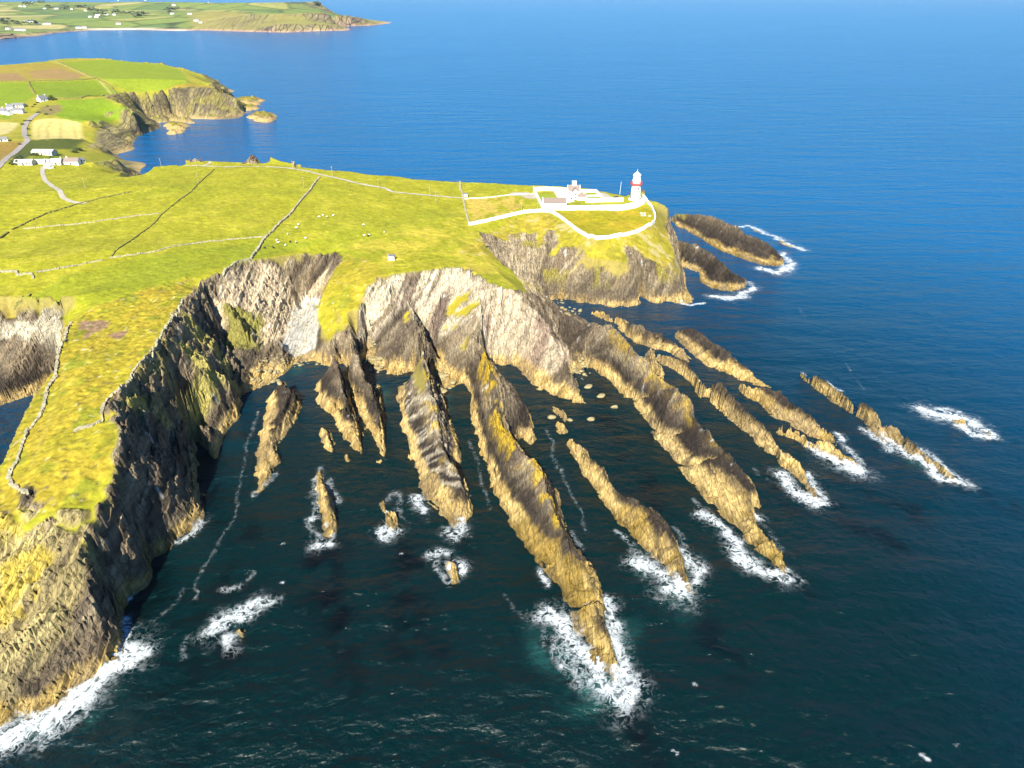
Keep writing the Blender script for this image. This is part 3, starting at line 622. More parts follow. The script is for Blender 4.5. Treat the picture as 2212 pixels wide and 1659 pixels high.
col = mixc(col, C_(.50, .45, .32), inl * (.6 + .4 * sst(-.3, .3, n_mid)) * sst(13, 20, HN + 3 * n_mid))
col = mixc(col, C_(.050, .043, .035), inl * sst(20, 13, HN + 3 * n_mid) * .85)  # cave shade painted into the colour of the inlet cliff's lower part
slabA = region(ats((-100,1100),(0,1110),(190,1095),(190,1230),(150,1380),(60,1560),(-120,1580)), 6)
col = mixc(col, C_(.46, .38, .16), slabA * sst(-.6, .0, n_str + .3 * n_mid) * sst(1, 14, HN + 5 * n_mid))
col = mixc(col, C_(.16, .12, .06), slabA * sst(0.1, .5, n_st2 + .4 * n_str) * .6); col = mixc(col, C_(.50, .38, .03), slabA * sst(-.1, .3, n_mid + .3 * n_fin) * sst(8, 16, HN) * .7)
streak = region([p[:2] for p in FING[3]['poly']], 2, 0)
strk = fbm((NXg * .92 - NYg * .38) / 9, (NXg * .38 + NYg * .92) / 1.3, 3, 78)
col = mixc(col, C_(.46, .40, .29), streak * sst(-.15, .4, strk + .3 * n_mid) * .75)
peb = region(ats((652,642),(690,642),(690,690),(682,748),(640,770),(605,745),(622,700),(642,660)), 2, .3)
col = mixc(col, C_(.60, .58, .50) , peb * (.75 + .25 * n_fin))
rockmask = 1 - GF
sheltered = sst(300, 360, NYg) * sst(-95, -60, NXg)
jn = sst(.45, .8, ridge(TC / 6, SS / 20, 3, 421)) * MA * rockmask
col = mixc(col, C_(.05, .04, .028), jn * .75)
tan = 1 - sst(tan_top - 1.6, tan_top + .3, HN - 0.55 * np.clip(SL2 - .6, 0, 1))
tanc = mixc(np.broadcast_to(C_(.58, .42, .165), col.shape), (.38, .26, .085), sst(-.1, .4, n_str))
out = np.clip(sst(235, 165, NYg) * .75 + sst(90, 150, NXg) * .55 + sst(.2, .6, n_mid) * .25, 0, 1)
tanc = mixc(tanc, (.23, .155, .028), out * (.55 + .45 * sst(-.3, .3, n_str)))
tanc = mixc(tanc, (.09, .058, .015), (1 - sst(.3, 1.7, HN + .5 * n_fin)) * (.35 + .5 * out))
tanc = mixc(tanc, (.20, .15, .085), sst(.05, .45, n_st2 + .5 * n_mid) * .6); tanc = mixc(tanc, (.075, .056, .036), sst(.38, .6, fbm(TC / 1.3, SS / 7, 3, 441)) * .7)
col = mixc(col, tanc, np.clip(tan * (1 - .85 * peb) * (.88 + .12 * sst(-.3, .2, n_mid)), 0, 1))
for f, w0 in ((FING[5], 1.0), (FING[3], .9), (FING[7], .6)):
    dcr, zc = segdist(NXg, NYg, f['C'], [p[2] for p in f['C']])
    col = mixc(col, C_(.47, .31, .012), w0 * .8 * sst(5.2, .8, dcr + 2.2 * n_mid) * sst(7, 10, HN) * sst(.0, .3, n_mid + .5 * n_fin + .12))
moss = region(ats((250,880),(290,830),(350,770),(395,680),(440,700),(500,790),(515,840),(470,880),(400,895),(300,890)), 6)
col = mixc(col, C_(.38, .33, .085), moss * sst(-.5, .1, n_mid + .4 * n_fin) * .85)
mossC = region(ats((470,690),(560,680),(600,700),(560,760),(500,760)), 5); col = mixc(col, C_(.22, .20, .05), mossC * sst(-.1, .3, n_mid))
hdark = region(ats(*q('c5',(300,600),(560,800),(900,660),(1150,850),(1270,1000),(800,1060),(250,1010),(180,900))), 5)
col = mixc(col, C_(.105, .082, .056), hdark * sst(-.45, .2, n_st2 + .5 * n_mid) * .9)
hroc = region(ats(*q('c5',(0,560),(500,690),(900,690),(1250,850),(1270,1000),(800,1050),(300,1000),(100,960))), 5)
col = mixc(col, C_(.27, .23, .04), hroc * sst(.12, .42, n_mid + .3 * n_fin) * sst(6, 14, HN) * .8)
col = mixc(col, C_(.55, .55, .52), sst(.74, .82, fbm(NXg / 3.2, NYg / 3.2, 2, 79)) * sst(5, 8, HN) * rockmask * .6)
# grass kinds
g = np.empty(col.shape); g[:] = C_(.240, .232, .013)
g = mixc(g, (.20, .215, .012), sst(-.1, .6, n_big) * .7); g = mixc(g, (.31, .27, .03), sst(.0, .6, n_mid) * .4)
och = np.clip(region(ats((0,640),(60,690),(140,700),(200,668),(410,602),(440,620),(395,650),(330,780),(240,870),(252,1000),(180,1090),(0,1120),(-120,1200),(-60,900)), 8)
      + region(ats((740,552),(800,560),(838,596),(780,690),(712,736),(690,655)), 5) * .75, 0, 1)
hout = region(ats(*q('c5',(-40,480),(120,440),(250,425),(330,470),(560,610),(760,600),(1000,520),(1030,450),(960,320))) + [(150., 440.), (90., 380.), (-30., 385.)], 4)
neck = region(ats((735,545),(840,510),(1010,470),(1040,540),(1130,630),(1040,596),(985,576),(850,592),(800,560)), 6)
g = mixc(g, C_(.265, .208, .018), och * (.62 + .38 * sst(-.3, .3, n_mid))); g = mixc(g, C_(.13, .165, .012), och * sst(.15, .5, fbm(NXg / 7, NYg / 7, 3, 81)) * .65)
g = mixc(g, C_(.30, .225, .025), np.clip(hout, 0, 1) * (.45 + .4 * sst(-.2, .4, n_mid))); g = mixc(g, C_(.33, .27, .03), neck * sst(-.2, .4, n_mid) * .8)
encl = region(ats(*q('d5',(560,550),(1000,860),(1200,930),(1750,850),(2050,690),(2030,550),(1900,430),(1600,520),(480,520))), 3)
g = mixc(g, C_(.25, .22, .008), encl); g = mixc(g, C_(.33, .24, .015), encl * sst(-.1, .4, n_mid) * .7)
straw = region(ats(*q('c4',(1810,70),(2212,30),(2300,60),(2300,110),(2212,190),(1850,250))), 3)
g = mixc(g, C_(.36, .27, .05), straw * sst(-.4, .1, fbm(NXg / 4, NYg / 9, 3, 83)))
grn = region(ats((40,670),(130,600),(560,522),(700,520),(500,570),(420,598),(230,655),(140,672)), 6); g = mixc(g, C_(.17, .20, .011), grn * (.6 + .3 * n_mid))
for poly in (q('c3',(680,1120),(770,1110),(860,1100),(955,1100),(930,1170),(800,1220),(730,1280),(720,1230),(790,1180),(690,1190)), q('c3',(960,1220),(1120,1190),(1080,1240),(1000,1280))):
    g = mixc(g, C_(.20, .115, .085), region(ats(*poly), 2) * .85)
g = mixc(g, C_(.10, .085, .03), sst(.50, .62, fbm(NXg / 1.8, NYg / 1.8, 3, 84)) * och * .8)
g = mixc(g, C_(.40, .36, .22), sst(.55, .65, fbm(NXg / 2.3, NYg / 2.3, 3, 85)) * och * .8)
tus = fbm(NXg / 1.7, NYg / 1.7, 3, 431)
g = g * (1 + och * .30 * tus)[..., None]
g = g * (1 + .27 * n_fin + .12 * n_mid + .10 * fbm(TT / 3, SS / 18, 3, 86))[..., None]
spur = region(ats((850,655),(930,670),(930,800),(900,800),(840,720)), 3) + region(ats(*q('c4',(1870,740),(1600,930),(1600,1180),(1770,1360),(1940,1300),(2010,780))), 3)
g = mixc(g, C_(.30, .235, .02), np.clip(spur, 0, 1) * .8)
stp = sst(.75, 1.1, SL2 + .2 * n_fin) * .7
g = mixc(g, C_(.22, .17, .06), stp); hs_ = np.clip(hout, 0, 1) * (1 - encl); g = mixc(g, C_(.36, .30, .14), hs_ * sst(.25, .5, fine_p) * .7); g = mixc(g, C_(.13, .12, .015), hs_ * sst(.15, .5, -fine_p) * .5)
col = mixc(col, g, GF)
# bare yard and lanes
def lane(pts, w, c, s=1.0, hf=None):
    global col
    p = [(a[0], a[1]) for a in ats(*pts)]
    d = segdist(NXg + n_fin * .25, NYg, p); col = mixc(col, C_(*c), (1 - sst(w - .4, w + .4, d)) * s)
lane(q('d5',(60,290),(170,290),(280,330)), 5.0, (.33, .29, .23)); lane(q('d5',(1270,290),(1380,350),(1480,375)), 4.5, (.36, .32, .26))
lane(q('d5',(0,292),(180,285),(300,280)), 1.2, (.45, .42, .33))
for tr in (q('c3',(60,640),(500,560),(900,470),(1300,400),(1700,330),(2212,280)), q('c4',(60,470),(350,380),(700,330),(1100,300),(1500,240),(1800,200)), q('c6',(520,20),(560,200),(480,380),(420,560),(330,760),(260,960)), q('c4',(640,470),(900,430),(1160,400),(1500,330),(1780,290)), [(735,545),(800,575),(900,572),(1000,560),(1050,600)]):
    lane(tr, .35, (.34, .27, .06), .45)
col = np.clip(col, .004, .85)

# ================================================================ meshes of the near land
REG = np.zeros(NH.shape, np.int16)
for i, f in enumerate(FING):
    REG[inpoly(NXg.ravel(), NYg.ravel(), f['poly']).reshape(NH.shape)] = i + 1
mainm = inpoly(NXg.ravel(), NYg.ravel(), M).reshape(NH.shape)
for i, f in enumerate(FING):                                  # detached rocks win over the main outline, joined ones keep their own traced shape
    pass
lab = np.where(REG > 0, REG, np.where(mainm, 0, -1)).astype(np.int16)
for _ in range(9):
    P = np.pad(lab, 1, mode='edge')
    nb = np.maximum(np.maximum(P[:-2, 1:-1], P[2:, 1:-1]), np.maximum(P[1:-1, :-2], P[1:-1, 2:]))
    lab = np.where(lab < 0, nb, lab)
nr, nc = NH.shape
q00 = lab[:-1, :-1]; hmax = np.maximum(np.maximum(HN[:-1, :-1], HN[1:, :-1]), np.maximum(HN[:-1, 1:], HN[1:, 1:]))
cellok = (hmax > -1.0) & (NYg[:-1, :-1] < 640)
MAT_NEAR = terrain_mat('ground_and_rock', 1.0, 0.5)
ii, jj = np.meshgrid(np.arange(nr - 1), np.arange(nc - 1), indexing='ij')
def make_land(name, sel, mat, X, Y, Z, colr, rock):
    ncl = X.shape[1]
    a = ii[sel] * ncl + jj[sel] if X.shape == NH.shape else None
    Fq = np.stack([a, a + 1, a + ncl + 1, a + ncl], 1)
    u, inv = np.unique(Fq, return_inverse=True)
    V = np.stack([X.ravel()[u], Y.ravel()[u], Z.ravel()[u]], 1)
    cc = np.ones((len(u), 4)); cc[:, :3] = colr.reshape(-1, 3)[u]
    fm = rock.ravel()[Fq].mean(1) > .5
    me = grid_mesh(name, V, inv.reshape(Fq.shape), True, (('col', 'FLOAT_COLOR', cc), ('rock', 'FLOAT', rock.ravel()[u])), fm)
    return link(name, me, mat)
ROCKA = np.clip(1 - GF, 0, 1)
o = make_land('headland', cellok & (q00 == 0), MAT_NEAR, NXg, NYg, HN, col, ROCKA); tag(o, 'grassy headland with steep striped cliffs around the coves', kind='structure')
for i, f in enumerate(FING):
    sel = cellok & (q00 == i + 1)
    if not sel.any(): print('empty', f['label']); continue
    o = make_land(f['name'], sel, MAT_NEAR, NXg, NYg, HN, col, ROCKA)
    tag(o, f['label'], 'rock', 'rock ridges and skerries in the bay')
print('near land', round(time.time() - T0, 1))
# ================================================================ valley and second headland (2 m cells)
mx = np.arange(-980, -130, 2.0); my = np.arange(634, 1480, 2.0)
MX, MY = np.meshgrid(mx, my); MH0 = coarse(MX, MY)
mgy, mgx = np.gradient(MH0, 2.0); MS = np.hypot(mgx, mgy)
cliffN = blur(inpoly(MX.ravel(), MY.ravel(), ats(*q('c1',(900,842),(1100,806),(1500,782),(1700,750),(1830,760),(1950,835),(2060,890),(2112,950),(2100,1042),(1650,1020),(1400,1005),(1250,990),(1150,960),(1040,890)), hf=coarse)).reshape(MX.shape).astype(float), 2)
shoreW = blur(inpoly(MX.ravel(), MY.ravel(), ats(*q('c1',(860,1110),(930,1080),(1150,1030),(1240,1010),(1400,1088),(1180,1190),(1200,1290),(1010,1340),(800,1300)), hf=coarse)).reshape(MX.shape).astype(float), 2)
mr = np.clip(sst(.45, .8, MS) + cliffN + .8 * shoreW, 0, 1) * sst(-1, 2, MH0)
MW = 3.2 * fbm(MX / 16, MY / 16, 4, 101)
MH = coarse(MX + mr * MW * 1.5, MY + mr * MW) + mr * (2.2 * ridge(MX / 11, MY / 60, 3, 102) + 1.2 * fbm(MX / 6, MY / 6, 3, 103)) * sst(-1, 3, MH0)
MH += (1 - mr) * sst(4, 15, MH0) * .6 * fbm(MX / 30, MY / 30, 3, 104)
MH = np.where(MH0 <= SEA_Z + .01, np.minimum(MH, SEA_Z), MH)
MH = np.where(MY < 641, MH - .35, MH)
mb = fbm(MX / 60, MY / 60, 3, 105); mm = fbm(MX / 14, MY / 14, 4, 106); mf = fbm(MX / 4, MY / 4, 3, 107)
mc = np.empty(MX.shape + (3,)); mc[:] = C_(.23, .225, .02); mc = mixc(mc, (.30, .24, .03), sst(-.1, .4, mm) * .6)
def HM(X, Y):
    X = np.asarray(X, float); Y = np.asarray(Y, float)
    inn = (X > mx[0] + 2) & (X < mx[-1] - 4) & (Y > 642) & (Y < my[-1] - 4)
    return np.where(inn, resize(MH, mx, my, X, Y), HF(X, Y))
def mreg(pts, soft=1):
    m = inpoly((MX + mf).ravel(), (MY + mf).ravel(), ats(*pts, hf=HM)).reshape(MX.shape).astype(float)
    return blur(m, soft)
for pts, c in ((q('c1',(480,870),(880,845),(1000,900),(1080,925),(1140,975),(1000,1030),(850,1070),(600,1060),(470,1000),(540,930)), (.15, .215, .010)),
               (q('c1',(240,710),(840,690),(1000,780),(1060,800),(640,850),(320,830)), (.15, .20, .014)), (q('c1',(-200,715),(235,715),(310,830),(240,870),(0,920),(-200,930)), (.16, .215, .012)),
               (q('c1',(520,540),(900,515),(1250,545),(1400,560),(1560,600),(1640,720),(1450,770),(1300,785),(1100,790),(900,690)), (.175, .22, .014)), (q('c1',(0,570),(440,545),(520,560),(700,640),(200,700),(-100,705)), (.24, .19, .03)),
               (q('c1',(240,620),(500,590),(740,650),(640,690),(300,680)), (.24, .16, .055)), (q('c1',(-100,640),(150,630),(240,690),(-100,700)), (.23, .15, .06)),
               (q('c1',(1450,770),(1700,735),(1850,760),(1930,810),(1700,790)), (.27, .19, .03)),
               (q('c1',(270,1060),(320,1035),(420,1022),(560,1028),(710,1068),(695,1090),(712,1200),(330,1220),(275,1195)), (.47, .39, .13)), (q('c1',(-100,1055),(150,1060),(160,1080),(70,1150),(0,1170),(-100,1190)), (.43, .36, .14)),
               (q('c1',(110,1290),(220,1215),(700,1205),(820,1240),(640,1290),(480,1290),(320,1290),(240,1360),(110,1440)), (.07, .085, .016)),
               (q('c1',(-60,1230),(190,1220),(230,1240),(120,1310),(0,1400),(-60,1400)), (.22, .15, .03)), (q('c1',(840,1130),(900,1090),(1150,1040),(1180,1100),(1120,1220),(980,1300),(760,1290)), (.20, .165, .085)),
               (q('c1',(360,920),(520,900),(540,950),(440,1000),(330,960)), (.17, .14, .05)), (q('c1',(0,990),(110,990),(100,1030),(0,1030)), (.15, .20, .012)), (q('c1',(240,1370),(520,1310),(540,1400),(440,1440),(250,1400)), (.14, .18, .012))):
    mc = mixc(mc, C_(*c), mreg(pts))
mc = mc * (1 + .10 * mf + .07 * mm)[..., None]
MXR = np.clip(mr * 1.2 + mreg(q('c1',(840,1130),(900,1090),(1150,1040),(1200,1170),(1100,1300),(1000,1340),(860,1290))) * .8, 0, 1)
mst = fbm(MX / 5, MY / 50, 4, 108)
rc = np.empty(mc.shape); rc[:] = C_(.13, .105, .06); rc = mixc(rc, (.26, .22, .09), sst(-.2, .3, mst)); rc = mixc(rc, (.05, .042, .035), sst(.25, .5, mst)); rc = mixc(rc, (.23, .20, .03), sst(-.1, .4, mm) * .5)
rc = mixc(rc, (.33, .24, .10), 1 - sst(1.5, 4, MH + 2.5 * mm))
mc = mixc(mc, rc, np.maximum(mr, (1 - sst(5, 7, MH + mm))))
mc = mixc(mc, C_(.17, .135, .075), (1 - sst(3, 4.5, MH)) * (1 - sst(.12, .3, MS)))
def mlane(pts, w, c):
    global mc
    d = segdist(MX + mf * .4, MY, [(a[0], a[1]) for a in ats(*pts, hf=HM)]); mc = mixc(mc, C_(*c), 1 - sst(w - .8, w + .8, d))
for k in range(4):                                              # wheel tracks through the ripe field
    xs = [(375,1065),(330,1110),(325,1210)] if k == 0 else [(440,1050),(405,1110),(410,1210)] if k == 1 else [(530,1065),(520,1110),(520,1195)] if k == 2 else [(635,1090),(640,1130),(660,1190)]
    mlane(q('c1', *xs), .7, (.30, .24, .06))
for pts in (q('c1',(470,530),(620,590),(850,690),(1080,800)), q('c1',(480,855),(700,850),(900,820),(1080,800))): mlane(pts, 1.3, (.33, .29, .10))
mc = np.clip(mc, .004, .8)
sel = np.maximum(np.maximum(MH[:-1, :-1], MH[1:, :-1]), np.maximum(MH[:-1, 1:], MH[1:, 1:])) > -1.0
mi, mj = np.nonzero(sel); a = mi * len(mx) + mj; Fq = np.stack([a, a + 1, a + len(mx) + 1, a + len(mx)], 1)
u, inv = np.unique(Fq, return_inverse=True); cc = np.ones((len(u), 4)); cc[:, :3] = mc.reshape(-1, 3)[u]
me = grid_mesh('valley_and_cliffs', np.stack([MX.ravel()[u], MY.ravel()[u], MH.ravel()[u]], 1), inv.reshape(Fq.shape), True, (('col', 'FLOAT_COLOR', cc), ('rock', 'FLOAT', np.maximum(mr, 0).ravel()[u])))
tag(link('second_headland', me, terrain_mat('far_ground', .35, .5)), 'second green headland with fields and cliffs across the cove', kind='structure')
# ================================================================ far coast (18 m cells)
farM = [G(*p) for p in [(-250,100),(0,85),(40,78),(110,72),(170,66),(300,64.5),(390,67.5),(430,65),(520,68),(620,70),(700,66.5),(756,66),(750,61),(700,57),(760,56),(800,55),(838,51)]]
farM += [(-640,4330),(-800,4650),(-1050,5100),(-1350,5800),(-1700,6300),(-1690,6900),(-1800,7400),(-2500,9500),(-9500,9800),(-9500,2600)]
FLN = [wl(p) for p in ([(-300,84,14),(0,76,12),(60,72,10),(120,66.5,6),(200,62,4),(300,60.5,4),(390,60,8)], [(410,57,10),(450,50,15),(480,40,40),(560,30,60),(680,28,62),(720,33,50),(750,34,45),(780,40,20),(805,47,10)],
                       [(600,50,32),(680,52,25),(735,58,12)], [(-300,40,30),(300,42,30),(400,40,32)], [(-300,20,45),(400,20,50),(520,22,62)], [(-400,4,75),(300,4,80),(560,6,86),(690,4,84)])] + [[(-1800,6300,60),(-1760,6800,62)]]
_a, _l = ALLPOLY, LINES; ALLPOLY, LINES = [farM], FLN
FH, FXS, FYS, FL = solve(-6600, -560, 2700, 9600, 18.0, 4)
ALLPOLY, LINES = _a, _l
FX, FY = np.meshgrid(FXS, FYS); fgy, fgx = np.gradient(FH, 18.0); FS = np.hypot(fgx, fgy)
FH2 = FH + np.where(FH > 2, 1, 0) * (5 * fbm(FX / 500, FY / 700, 3, 121) * sst(5, 30, FH) + 7 * ridge(FX / 60, FY / 200, 2, 122) * sst(.1, .35, FS))
ed3, cf = cells(FX / 210 + .3 * fbm(FX / 400, FY / 400, 2, 123), FY / 260, 124)
fc = np.empty(FX.shape + (3,)); fc[:] = C_(.155, .20, .045); fc = mixc(fc, (.25, .25, .07), sst(.35, .5, cf)); fc = mixc(fc, (.10, .155, .045), sst(.6, .7, cf)); fc = mixc(fc, (.33, .29, .11), sst(.86, .9, cf)); fc = mixc(fc, (.20, .19, .09), sst(5200, 6200, FY) * .5)
fc = mixc(fc, (.04, .055, .02), (1 - sst(.03, .09, ed3)) * .9)
hd = inpoly(FX.ravel(), FY.ravel(), [G(*p) for p in [(405,40,20),(430,30,40),(560,24,62),(700,26,60),(850,45,0),(760,66,0),(600,70,0),(420,66,0)]]).reshape(FX.shape)
fc = mixc(fc, (.23, .20, .055), blur(hd.astype(float), 1) * .85)
fr = sst(.13, .35, FS + .06 * fbm(FX / 50, FY / 50, 2, 125)); fc = mixc(fc, (.13, .10, .08), fr * (.6 + .5 * fbm(FX / 40, FY / 200, 2, 126)))
fc = mixc(fc, (.36, .24, .16), (1 - sst(2, 6, FH2)) * sst(.02, .06, FS)); fc = mixc(fc, (.55, .47, .36), (1 - sst(3.5, 6.5, FH2)) * (1 - sst(.05, .12, FS)) * (FX > -2300) * (FX < -1350))
fc = np.clip(fc * (1 + .12 * fbm(FX / 45, FY / 45, 2, 127))[..., None], .004, .8)
sel = np.maximum(np.maximum(FH2[:-1, :-1], FH2[1:, :-1]), np.maximum(FH2[:-1, 1:], FH2[1:, 1:])) > -1.0
fi, fj = np.nonzero(sel); a = fi * len(FXS) + fj; Fq = np.stack([a, a + 1, a + len(FXS) + 1, a + len(FXS)], 1)
u, inv = np.unique(Fq, return_inverse=True); cc = np.ones((len(u), 4)); cc[:, :3] = fc.reshape(-1, 3)[u]
me = grid_mesh('distant_coast', np.stack([FX.ravel()[u], FY.ravel()[u], FH2.ravel()[u]], 1), inv.reshape(Fq.shape), True, (('col', 'FLOAT_COLOR', cc), ('rock', 'FLOAT', fr.ravel()[u])))
tag(link('distant_coast', me, terrain_mat('distant_ground', .06, .4)), 'distant coast of hedged fields with a pale beach', kind='structure')
def HD(X, Y): return resize(FH2, FXS, FYS, np.asarray(X, float), np.asarray(Y, float))
print('far land', round(time.time() - T0, 1))

# ================================================================ the sea
def axis(lo, hi, step, far):
    a = list(np.arange(lo, hi + step, step)); s = step
    while a[-1] < far: s *= 1.35; a.append(a[-1] + s)
    s = step
    while a[0] > -far: s *= 1.35; a.insert(0, a[0] - s)
    return np.array(a)
SX = axis(-235, 330, 1.6, 60000); SY = axis(70, 470, 1.6, 60000)
X, Y = np.meshgrid(SX, SY)
nearm = (X > -240) & (X < 340) & (Y > 60) & (Y < 480)
dark = np.zeros(X.shape); turq = np.zeros(X.shape)
def stroke(A, pts, w, val):
    p = [G(*a) for a in pts]; d = segdist(X[nearm] + 6 * fbm(X[nearm] / 9, Y[nearm] / 9, 4, 131), Y[nearm] + 6 * fbm(X[nearm] / 9 + 50, Y[nearm] / 9, 4, 132), p)
    A[nearm] = np.maximum(A[nearm], val * np.exp(-(d / (w * .75)) ** 2) * sst(-.45, .25, fbm(X[nearm] / 5, Y[nearm] / 5, 4, 133)))
for pts, w, v in (([(700,1190),(715,1290),(740,1400)], 9, 1), ([(740,1400),(760,1480)], 7, .7), ([(868,1200),(880,1290),(900,1400)], 9, .9), ([(545,1150),(535,1170)], 4, .8), ([(500,1400),(505,1430)], 6, 1), ([(505,1240),(500,1275)], 5, .9), ([(1330,1540),(1400,1600)], 8, 1),
                  ([(985,1170),(1000,1200)], 4, .8), ([(1520,1340),(1580,1430)], 7, .8), ([(1720,1250),(1730,1270)], 5, .8), ([(2090,1050),(2180,1090)], 6, .8), ([(1780,1090),(1950,1190)], 6, .7), ([(440,1290),(430,1380),(400,1500)], 5, .4), ([(360,1230),(330,1280),(310,1330)], 5, .7),
                  ([(1060,880),(1100,1000)], 5, .5), ([(1660,1010),(1720,1100)], 5, .6), ([(2140,940),(2210,970)], 5, .6), ([(1290,830),(1330,960),(1420,1090)], 7, .6), ([(1820,1040),(2000,1120)], 5, .6), ([(455,950),(450,1050),(440,1120)], 6, .8)):
    stroke(dark, pts, w, v)
for pts, w, v in (([(1190,1390),(1230,1450),(1290,1500)], 8, 1), ([(1320,1330),(1345,1420)], 5, .6), ([(225,1530),(245,1510)], 4, 1), ([(60,1600),(120,1570)], 5, .6), ([(1450,1270),(1440,1300)], 5, .5), ([(1640,1180),(1660,1210)], 4, .4), ([(1400,1210),(1420,1230)], 4, .4), ([(500,1340)], 3, .4),
                  ([(2000,1010),(1940,985)], 5, .5), ([(630,800),(660,790)], 6, .5), ([(800,830),(830,860)], 5, .7), ([(960,850),(980,880)], 5, .4), ([(1400,1240),(1440,1210),(1480,1330)], 8, .25)):
    stroke(turq, pts if len(pts) > 1 else pts * 2, w, v)
n = np.arange(X.size).reshape(X.shape); Fq = np.stack([n[:-1, :-1], n[:-1, 1:], n[1:, 1:], n[1:, :-1]], -1).reshape(-1, 4)
SEAV = np.stack([X.ravel(), Y.ravel(), np.zeros(X.size)], 1)
me = grid_mesh('sea', SEAV, Fq, True, (('dark', 'FLOAT', dark), ('turq', 'FLOAT', turq)))
m, nt, b = newmat('sea_water'); L = nt.links.new
geo = nd(nt, 'ShaderNodeNewGeometry')
ad = nd(nt, 'ShaderNodeAttribute', attribute_name='dark'); at_ = nd(nt, 'ShaderNodeAttribute', attribute_name='turq')
# water colour: kelp-dark green over the rocky shelf of the bay, blue in the deep water offshore
ln = nd(nt, 'ShaderNodeVectorMath', operation='DISTANCE'); ln.inputs[1].default_value = (0, 150, 0); L(geo.outputs['Position'], ln.inputs[0])
off = nd(nt, 'ShaderNodeMapRange', interpolation_type='SMOOTHSTEP'); L(ln.outputs['Value'], off.inputs[0]); off.inputs[1].default_value = 80; off.inputs[2].default_value = 560
cA = nd(nt, 'ShaderNodeMix', data_type='RGBA'); cA.inputs[6].default_value = (.0006, .0098, .0098, 1); cA.inputs[7].default_value = (.0006, .074, .20, 1); L(off.outputs[0], cA.inputs[0])
cD = nd(nt, 'ShaderNodeMix', data_type='RGBA'); L(cA.outputs[2], cD.inputs[6]); cD.inputs[7].default_value = (.0006, .0012, .0016, 1); L(ad.outputs['Fac'], cD.inputs[0])
cT = nd(nt, 'ShaderNodeMix', data_type='RGBA'); L(cD.outputs[2], cT.inputs[6]); cT.inputs[7].default_value = (.010, .055, .050, 1); L(at_.outputs['Fac'], cT.inputs[0])
L(cT.outputs[2], b.inputs['Base Color']); b.inputs['IOR'].default_value = 1.333; b.inputs['Roughness'].default_value = .16; b.inputs['Specular IOR Level'].default_value = .35
def wave(sx, sy, rot, scale, detail, rough):
    mp = nd(nt, 'ShaderNodeMapping'); mp.inputs['Rotation'].default_value = (0, 0, rot); mp.inputs['Scale'].default_value = (sx, sy, 1); L(geo.outputs['Position'], mp.inputs['Vector'])
    t = nd(nt, 'ShaderNodeTexNoise', Scale=scale, Detail=detail, Roughness=rough, Distortion=.3); L(mp.outputs[0], t.inputs['Vector']); return t
w1 = wave(.5, 1, math.radians(-24), .13, 3, .5); w2 = wave(.75, 1, math.radians(-30), .42, 6, .62); w3 = wave(.28, 1, math.radians(-35), .045, 2, .5)
def mad(a, k, c=None):
    x = nd(nt, 'ShaderNodeMath', operation='MULTIPLY_ADD'); L(a.outputs[0], x.inputs[0]); x.inputs[1].default_value = k
    if c is not None: L(c.outputs[0], x.inputs[2])
    else: x.inputs[2].default_value = 0
    return x
hsum = mad(w3, 6.0, mad(w1, 3.2, mad(w2, 1.3)))
gust = wave(.4, 1, math.radians(-15), .006, 3, .55); gr_ = nd(nt, 'ShaderNodeMapRange'); L(gust.outputs[0], gr_.inputs[0]); gr_.inputs[1].default_value = .35; gr_.inputs[2].default_value = .65; gr_.inputs[3].default_value = .65; gr_.inputs[4].default_value = 1.0
bp = nd(nt, 'ShaderNodeBump', Strength=1.0, Distance=1.0); L(gr_.outputs[0], bp.inputs['Strength']); L(hsum.outputs[0], bp.inputs['Height']); L(bp.outputs[0], b.inputs['Normal'])
tag(link('sea', me, m), 'deep blue rippled sea turning dark green in the bay', kind='structure')
print('sea', round(time.time() - T0, 1))
# ================================================================ white water
m, nt, b = newmat('white_foam'); L = nt.links.new
geo = nd(nt, 'ShaderNodeNewGeometry'); af = nd(nt, 'ShaderNodeAttribute', attribute_name='foam')
dn = nd(nt, 'ShaderNodeTexNoise', Scale=.55, Detail=4.0, Roughness=.6); L(geo.outputs['Position'], dn.inputs['Vector'])
ds = nd(nt, 'ShaderNodeMix', data_type='RGBA', blend_type='LINEAR_LIGHT'); ds.inputs[0].default_value = .6; L(geo.outputs['Position'], ds.inputs[6]); L(dn.outputs['Color'], ds.inputs[7])
fa = nd(nt, 'ShaderNodeTexNoise', Scale=.42, Detail=5.0, Roughness=.58, Distortion=1.0); L(ds.outputs[2], fa.inputs['Vector'])
k1 = nd(nt, 'ShaderNodeMath', operation='SUBTRACT'); L(fa.outputs[0], k1.inputs[0]); k1.inputs[1].default_value = .5
k2 = nd(nt, 'ShaderNodeMath', operation='ABSOLUTE'); L(k1.outputs[0], k2.inputs[0])
k3 = nd(nt, 'ShaderNodeMath', operation='MULTIPLY_ADD'); L(k2.outputs[0], k3.inputs[0]); k3.inputs[1].default_value = -5.0; k3.inputs[2].default_value = 1.0      # 1 along thin curls of foam
fb = nd(nt, 'ShaderNodeTexNoise', Scale=.28, Detail=4.0, Roughness=.6); L(geo.outputs['Position'], fb.inputs['Vector'])
k4 = nd(nt, 'ShaderNodeMath', operation='MULTIPLY_ADD'); L(fb.outputs[0], k4.inputs[0]); k4.inputs[1].default_value = 2.6; k4.inputs[2].default_value = -1.27
k5 = nd(nt, 'ShaderNodeMath', operation='ADD'); L(k3.outputs[0], k5.inputs[0]); L(k4.outputs[0], k5.inputs[1])
fn_ = nd(nt, 'ShaderNodeTexNoise', Scale=.5, Detail=5.0, Roughness=.62); L(ds.outputs[2], fn_.inputs['Vector'])
